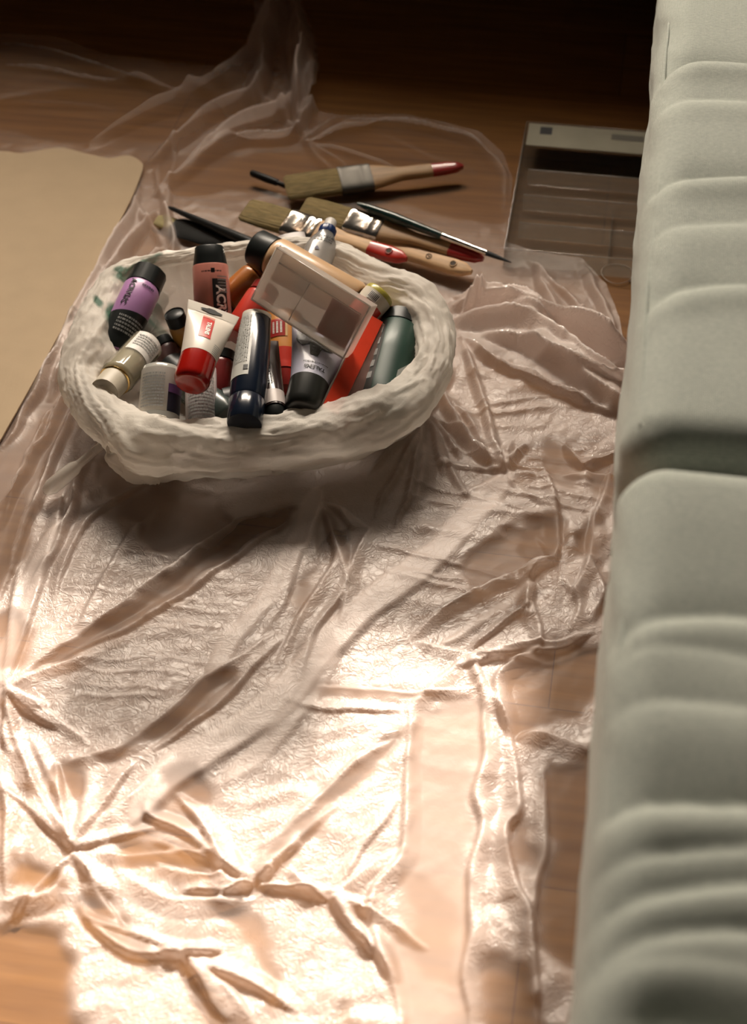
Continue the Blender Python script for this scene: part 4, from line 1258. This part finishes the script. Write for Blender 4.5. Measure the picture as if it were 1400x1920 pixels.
# 18 clear tube with blue cap
def glue_tube():
    A = P(621, 414, .150 - ZD); B = P(578, 530, .130 - ZD)
    t = Thing('glue_bottle', 'clear bottle with a white nozzle, dark blue collar and printed label', 'bottle', A, B, roll=.1)
    L = t.L
    r1 = R3(24, .15, 430); r2 = R3(32, .15, 440); r = R3(62, .14, 500)
    t.loft('nozzle', [(0, r1 * .8, r1 * .8), (.0015, r1 * .95, r1 * .95), (.013, r1, r1)], pm('grey white nozzle', (.58, .55, .52), .4))
    t.loft('collar', [(.013, r2, r2), (.0145, r2 * 1.05, r2 * 1.05), (.021, r2 * 1.08, r2 * 1.08), (.023, r2, r2)], pm('dark blue plastic', (.01, .03, .12), .3), ripple=lambda y, th: .03 * np.sign(np.sin(th * 12)))
    cm = film_mat('hazy bottle plastic', (0.52, 0.51, 0.50), .62, glossy=.45, rough=.18, bump=0, transl=.4)
    t.loft('body', [(.023, r2, r2), (.026, r * .62, r * .5), (.036, r * .88, r * .6), (.045, r, r * .65), (L, r, r * .6)], cm, main=True)
    t.text('lettering', 'GEL GLUE', .0052, .034, 0, 0 + 180, ink, bold=.0002)
    t.lines('fine_print', [(.037, .043, -r * .6, r * .6, 2, False)], ink)
    V = [t.surf(.052, .003, .001), t.surf(.058, .0005, .001), t.surf(.058, -.0065 + .008, .001)]
    V = [t.surf(.051, .0045, .001), t.surf(.0575, .006, .001), t.surf(.0565, .0, .001)]
    mesh_obj('triangle_mark', V, [(0, 1, 2)], pm('indigo ink', (.03, .03, .10), .5), t.o, smooth=False)
glue_tube()
def glue2():
    A = P(545, 440, .125 - ZD); B = P(560, 520, .115 - ZD)
    t = Thing('white_pouch', 'pale printed plastic pouch standing behind the beige bottle', 'pouch', A, B)
    r = R3(54, .12, 460)
    t.loft('body', [(0, r, .003), (t.L * .3, r * 1.05, .006), (t.L, r, .008)], pm('pale mauve film', (.50, .46, .45), .35, coat=.2), main=True)
    t.lines('fine_print', [(t.L * .27, t.L * .33, -r * .5, r * .7, 1, False)], ink)
glue2()
# 19 amber bottles at the back
amber = pm('amber orange plastic', (.36, .12, .02), .35, coat=.3)
simple_bottle('amber orange tube at the back of the bag, left of the beige bottle', P(492, 500, .115 - ZD), P(425, 560, .095 - ZD), .015, amber, amber, .012)
simple_bottle('dark glossy bottle deep in the bag under the amber tube', P(500, 540, .09 - ZD), P(410, 590, .07 - ZD), .014, teal_clear, pm('teal plastic', (.02, .14, .15), .3), .02)
simple_bottle('black capped bottle deep in the bag below the frosted box', P(540, 608, .10 - ZD), P(590, 650, .09 - ZD), .017, teal_clear, black_p, .012)
simple_bottle('black tube at the bottom of the bag under the lilac bottle', P(300, 560, .04 - ZD), P(250, 640, .04 - ZD), .012, teal_clear, black_p, .012)

simple_bottle('added dark bottle filling the shaded gap beneath the two white printed bottles', P(322, 690, .035), P(430, 790, .035), .020, teal_clear, black_p, .02)  # this and the next two are added to darken shaded gaps
simple_bottle('added dark bottle filling the shaded gap beneath the navy tube', P(420, 760, .035), P(560, 735, .035), .020, teal_clear, black_p, .02)
simple_bottle('added dark bottle filling the shaded gap beneath the green bottle', P(640, 745, .035), P(745, 700, .035), .020, teal_clear, black_p, .02)
# 21 pipette
def pipette():
    A = P(82, 925, .014); B = P(226, 806, .085 - ZD)
    t = Thing('pipette', 'clear graduated plastic pipette leaning out over the bag rim', 'pipette', A, B)
    L = t.L
    m = film_mat('clear pipette plastic', (.80, .74, .66), .55, glossy=.6, rough=.1, bump=0, transl=.4)
    r = .0047
    t.loft('tube', [(L * .46, r, r), (L * 1.0, r * .95, r * .95)], m, caps=(False, False), main=True, seg=20)
    t.loft('bulb', [(0, .001, .001), (.002, .005, .005), (.010, .0085, .0085), (L * .28, .0085, .0085), (L * .40, .0075, .007), (L * .46, r, r)], m, caps=(True, False), seg=24)
    for k in range(5):
        y = L * (.56 + .09 * k)
        t.loft('graduation', [(y, r * 1.04, r * 1.04), (y + .0006, r * 1.04, r * 1.04)], film_mat('bright plastic edge', (1, 1, 1), .6), seg=20)
pipette()

# ------------------------------------------------------------------ brushes
wood_l = pm('pale raw wood', (0.56, 0.35, 0.18), .55, vary=.12, vscale=40, stretch=(6, .6, 6))
wood_d = pm('varnished wood', (0.34, 0.20, 0.09), .5, vary=.12, vscale=40, stretch=(6, .6, 6))
red_paint = pm('red dipped paint', (.40, .018, .010), .28, coat=.4)
red_dark = pm('dark red dipped paint', (.26, .012, .010), .3, coat=.4)
steel = pm('shiny tinned ferrule', (0.80, 0.77, 0.72), .14, metal=1, bump=.3, bscale=120)
brist = pm('olive bristles', (0.235, 0.17, 0.065), .8, vary=.25, vscale=60, stretch=(22, .8, 10), bump=1.0, bscale=90)
hole_m = pm('dark hole wood', (0.045, 0.03, 0.02), .8)
def flat_brush(label, A, B, fb, fe, w_b, w_f, w_h, w_t, red_at, wood, redm, hole=None, th=.008, stamp=False, roll=0.0, tilt=None, fer=None):
    """A bristle tips, B handle end; fb/fe ferrule from/to as fraction; widths in metres (full)"""
    t = Thing('flat_paintbrush', label, 'paintbrush', A, B, roll=roll, toward=(0.0, -.35, 1.0))
    L = t.L
    rp = lambda y, th_: .05 * np.sin(th_ * 23 + y * 200)
    t.loft('bristles', [(0, w_b / 2 * .80, .0012), (.004, w_b / 2 * .95, .003), (L * fb * .5, w_b / 2, .0050), (L * fb + .002, w_f / 2 * .94, .0062)], brist, seg=64, power=3.2, ripple=rp)
    y0, y1 = L * fb, L * fe
    d = (y1 - y0)
    fs = [(y0, w_f / 2, th * .86), (y0 + d * .06, w_f / 2 * 1.02, th * .95), (y0 + d * .14, w_f / 2, th * .86), (y0 + d * .62, w_f / 2 * .99, th * .86),
          (y0 + d * .66, w_f / 2 * 1.01, th * .97), (y0 + d * .72, w_f / 2 * .99, th * .88), (y0 + d * .86, w_f / 2 * .99, th * .88), (y0 + d * .9, w_f / 2 * 1.01, th * .96), (y1, w_f / 2 * .99, th * .86)]
    t.loft('ferrule', fs, fer or steel, seg=48, power=4.0)
    hs = []
    n = 26; yh = L * red_at if red_at else L
    def hw(y):
        u = (y - y1) / (L - y1)
        pts = [(0, w_f / 2 * .93), (.10, w_f / 2 * .80), (.32, w_h / 2), (.55, w_h / 2 * 1.02), (.80, w_t / 2), (.93, w_t / 2 * .78), (1.0, w_t / 2 * .25)]
        return float(np.interp(u, [p[0] for p in pts], [p[1] for p in pts]))
    def sec(a, b, k):
        out = []
        for i in range(k + 1):
            y = a + (b - a) * i / k
            u = (y - y1) / (L - y1)
            zt = th * (.80 - .15 * u) if u < .93 else th * .65 * (1 - (u - .93) / .07 * .4)
            out.append((y, hw(y), zt))
        return out
    t.loft('handle', sec(y1 - .001, yh, n), wood, seg=40, power=3.0, main=True)
    if red_at: t.loft('dipped_end', [(a, b * 1.01, c * 1.02) for a, b, c in sec(yh, L, 14)], redm, seg=40, power=3.0)
    if hole:
        yc = L * hole; zc = th * .77
        pts = [(math.cos(k / 20 * 2 * math.pi) * .0042, yc + math.sin(k / 20 * 2 * math.pi) * .0042, zc) for k in range(20)]
        mesh_obj('hanging_hole', pts, [tuple(range(20))], hole_m, t.o, smooth=False)
        tube('hole_rim', [(p[0], p[1], zc - .0002) for p in pts], .0007, redm if (red_at and hole > red_at) else wood, t.o, 6, closed=True)
    if stamp:
        yc = L * stamp; zc = th * .76
        pts = [(math.cos(k / 20 * 2 * math.pi) * .0035, yc + math.sin(k / 20 * 2 * math.pi) * .0035, zc) for k in range(20)]
        tube('stamp_ring', pts, .0004, hole_m, t.o, 6, closed=True)
        tube('stamp_mark', [(-.001, yc - .0015, zc), (.001, yc, zc), (-.001, yc + .0015, zc)], .0004, hole_m, t.o, 6)
    return t
flat_brush('wide flat brush with a red tipped handle, farthest from the paint bag', P(535, 352, .022), P(868, 312, .022), .30, .48, .040, .042, .019, .018, .82, wood_d, red_dark, fer=pm('dull dark ferrule', (.085, .08, .07), .45, metal=.8))
flat_brush('pale wood flat brush with shiny ferrule and bright red holed tip', P(458, 392, .045), P(762, 486, .050), .27, .46, .036, .037, .018, .021, .78, wood_l, red_paint, hole=.90)
flat_brush('flat brush with olive bristles and dark red tip, second behind the bag', P(566, 388, .035), P(906, 486, .030), .26, .45, .036, .036, .018, .019, .82, wood_d, red_dark)
flat_brush('raw wood flat brush whose pointed handle has a hole and stamp', P(560, 412, .018), P(884, 510, .022), .28, .45, .036, .036, .020, .022, None, wood_l, red_dark, hole=.90, stamp=.765)

def round_brush(label, A, B, parts, group=None, name='round_paintbrush'):
    """A brush tip, B handle end"""
    t = Thing(name, label, 'paintbrush', A, B)
    L = t.L
    for nm, secs, m in parts: t.loft(nm, [(L * y, r, r) for y, r in secs], m, seg=20)
    return t
dgreen = pm('dark green lacquer', (.008, .030, .026), .25, coat=.5)
blackl = pm('black lacquer', (.008, .009, .009), .45, spec=.25)
dbrist = pm('black bristle', (.015, .02, .025), .7, bump=.6, vary=.2)
round_brush('thin dark green round brush with a silver ferrule, across the red tipped brushes', P(958, 492, .038), P(670, 382, .050),
            [('bristles', [(0, .0006), (.08, .0026), (.16, .0034)], dbrist), ('ferrule', [(.155, .0036), (.25, .0036), (.37, .0042), (.44, .0045)], steel), ('handle', [(.43, .0042), (.50, .0048), (.75, .0064), (.92, .0050), (1.0, .0020)], dgreen)])
round_brush('short black brush handle, nearest the wide red tipped brush bristles', P(470, 324, .016), P(560, 358, .012),
            [('handle', [(0, .0030), (.03, .0045), (.35, .0050), (.55, .0045)], blackl), ('ferrule', [(.55, .0030), (.72, .0034), (.74, .0022), (1.0, .0020)], blackl)])
round_brush('long thin black brush handle crossing behind the pink tube cap', P(315, 388, .022), P(475, 458, .040),
            [('handle', [(0, .0012), (.05, .0028), (.35, .0040), (.7, .0060), (.95, .0070), (1.0, .0060)], blackl)])
t = Thing('palette_knife', 'broad black bladed tool lying behind the pink tube cap', 'palette knife', P(322, 422, .012), P(452, 462, .028), toward=(0, -.4, 1))
t.loft('blade', [(0, .010, .001), (t.L * .1, .015, .0015), (t.L * .5, .015, .002), (t.L * .8, .008, .003)], blackl, power=2.6)
t.loft('handle', [(t.L * .78, .006, .005), (t.L, .007, .006)], blackl)
t = Thing('bristle_brush', 'pale yellow brush tip lying beside the black palette tool', 'paintbrush', P(292, 412, .010), P(334, 424, .010), toward=(0, -.4, 1))
t.loft('bristles', [(0, .007, .001), (t.L * .3, .010, .003), (t.L, .009, .004)], pm('yellow bristle', (.38, .32, .15), .8, bump=.8, vary=.2), power=3)

# ------------------------------------------------------------------ clear tray and ring on the bare floor
def clear_tray():
    p0 = P(945, 466, .028); p1 = P(1215, 490, .028); p2 = P(985, 228, .028)
    x = p1 - p0; x /= np.linalg.norm(x); Ly = .245
    y = np.array([-x[1], x[0], 0]); y /= np.linalg.norm(y)
    Ly = abs((p2 - p0) @ y); Lx = 0.30; x0 = -0.02
    e = bpy.data.objects.new('clear_plastic_tray', None); COL.objects.link(e)
    e.matrix_world = Matrix(((x[0], y[0], 0, p0[0]), (x[1], y[1], 0, p0[1]), (0, 0, 1, 0.0), (0, 0, 0, 1)))
    tag(e, 'clear plastic tray with ribs and a paper label strip on the dark floor', 'tray')
    cm = film_mat('clear tray plastic', (.30, .32, .29), .12, glossy=.30, rough=.12, bump=0, transl=.3)
    em = film_mat('clear tray edge', (.50, .44, .38), .35, glossy=.5, rough=.2, bump=0, transl=.3)
    H = .028
    box('tray_base', (0, 0, .0005), (Lx, Ly, .002), cm, e, .0005)
    for (a, b) in (((0, 0), (Lx, .0015)), ((0, Ly - .0015), (Lx, Ly)), ((0, 0), (.0015, Ly)), ((Lx - .0015, 0), (Lx, Ly))):
        box('tray_wall', (a[0], a[1], .002), (b[0], b[1], H), cm, e, .0004)
    tube('rim', [(0, 0, H), (Lx, 0, H), (Lx, Ly, H), (0, Ly, H)], .0009, em, e, 8, closed=True)
    for k, f_ in enumerate((.21, .42, .62)):
        box('rib', (.012, Ly * f_, .002), (Lx - .01, Ly * f_ + .0014, H * .9), cm, e, .0004)
        tube('rib_edge', [(.012, Ly * f_, H * .9), (Lx * .5, Ly * f_, H * .9), (Lx - .01, Ly * f_, H * .9)], .0007, em, e, 6)
    box('tray_divider', (Lx * .42, Ly * .1, .002), (Lx * .42 + .0012, Ly * .42, H * .5), cm, e, .0003)
    lab = pm('paper label strip', (.26, .24, .18), .7, vary=.04)
    box('paper_label', (.004, Ly * .80, H + .0002), (Lx - .01, Ly * .985, H + .0008), lab, e)
    box('label_print', (.020, Ly * .90, H + .0009), (.036, Ly * .96, H + .0012), ink, e)
    box('label_print', (.115, Ly * .90, H + .0009), (.158, Ly * .945, H + .0012), pm('dark label ink', (.10, .09, .07), .6), e)
clear_tray()
def ring():
    c = P(1157, 512, .003); r = .0195
    pts = []
    for k in range(50):
        a = math.radians(-40 + k / 49 * 395); rr = r * (1 + .03 * math.sin(3 * a) - .0025 * k / 10)
        pts.append((c[0] + rr * math.cos(a), c[1] + rr * 1.1 * math.sin(a), .0012 + .002 * k / 49))
    pts = [(pts[0][0] + .009, pts[0][1] + .004, .003)] + pts
    o = tube('elastic_band', np.array(pts) , .00045, pm('clear band', (.42, .36, .30), .3, coat=.3), None, 6)
    tag(o, 'thin loop of clear elastic lying on the dark floor near the tray', 'elastic band')
ring()

# ------------------------------------------------------------------ print and small fittings belong to the part they sit on
def belongs(root, small, bigs):
    kids = [c for c in bpy.data.objects if c.parent == root]
    for c in kids:
        if c.name.split('.')[0] == small:
            for b in bigs:
                host = [k for k in kids if k.name.split('.')[0] == b]
                if host:
                    c.parent = host[0]; break
for root in [o for o in bpy.data.objects if o.parent is None and o.type == 'EMPTY']:
    belongs(root, 'label_print', ['paper_label'])
    belongs(root, 'inner_label_print', ['inner_label'])
    belongs(root, 'lettering', ['label', 'body'])
    belongs(root, 'fine_print', ['label', 'body'])
    belongs(root, 'bars', ['barcode'])
    belongs(root, 'code_mark', ['label'])
    belongs(root, 'hole_rim', ['dipped_end', 'handle'])
    belongs(root, 'hanging_hole', ['dipped_end', 'handle'])
    belongs(root, 'stamp_ring', ['handle'])
    belongs(root, 'stamp_mark', ['handle'])
    belongs(root, 'hang_hole', ['body'])
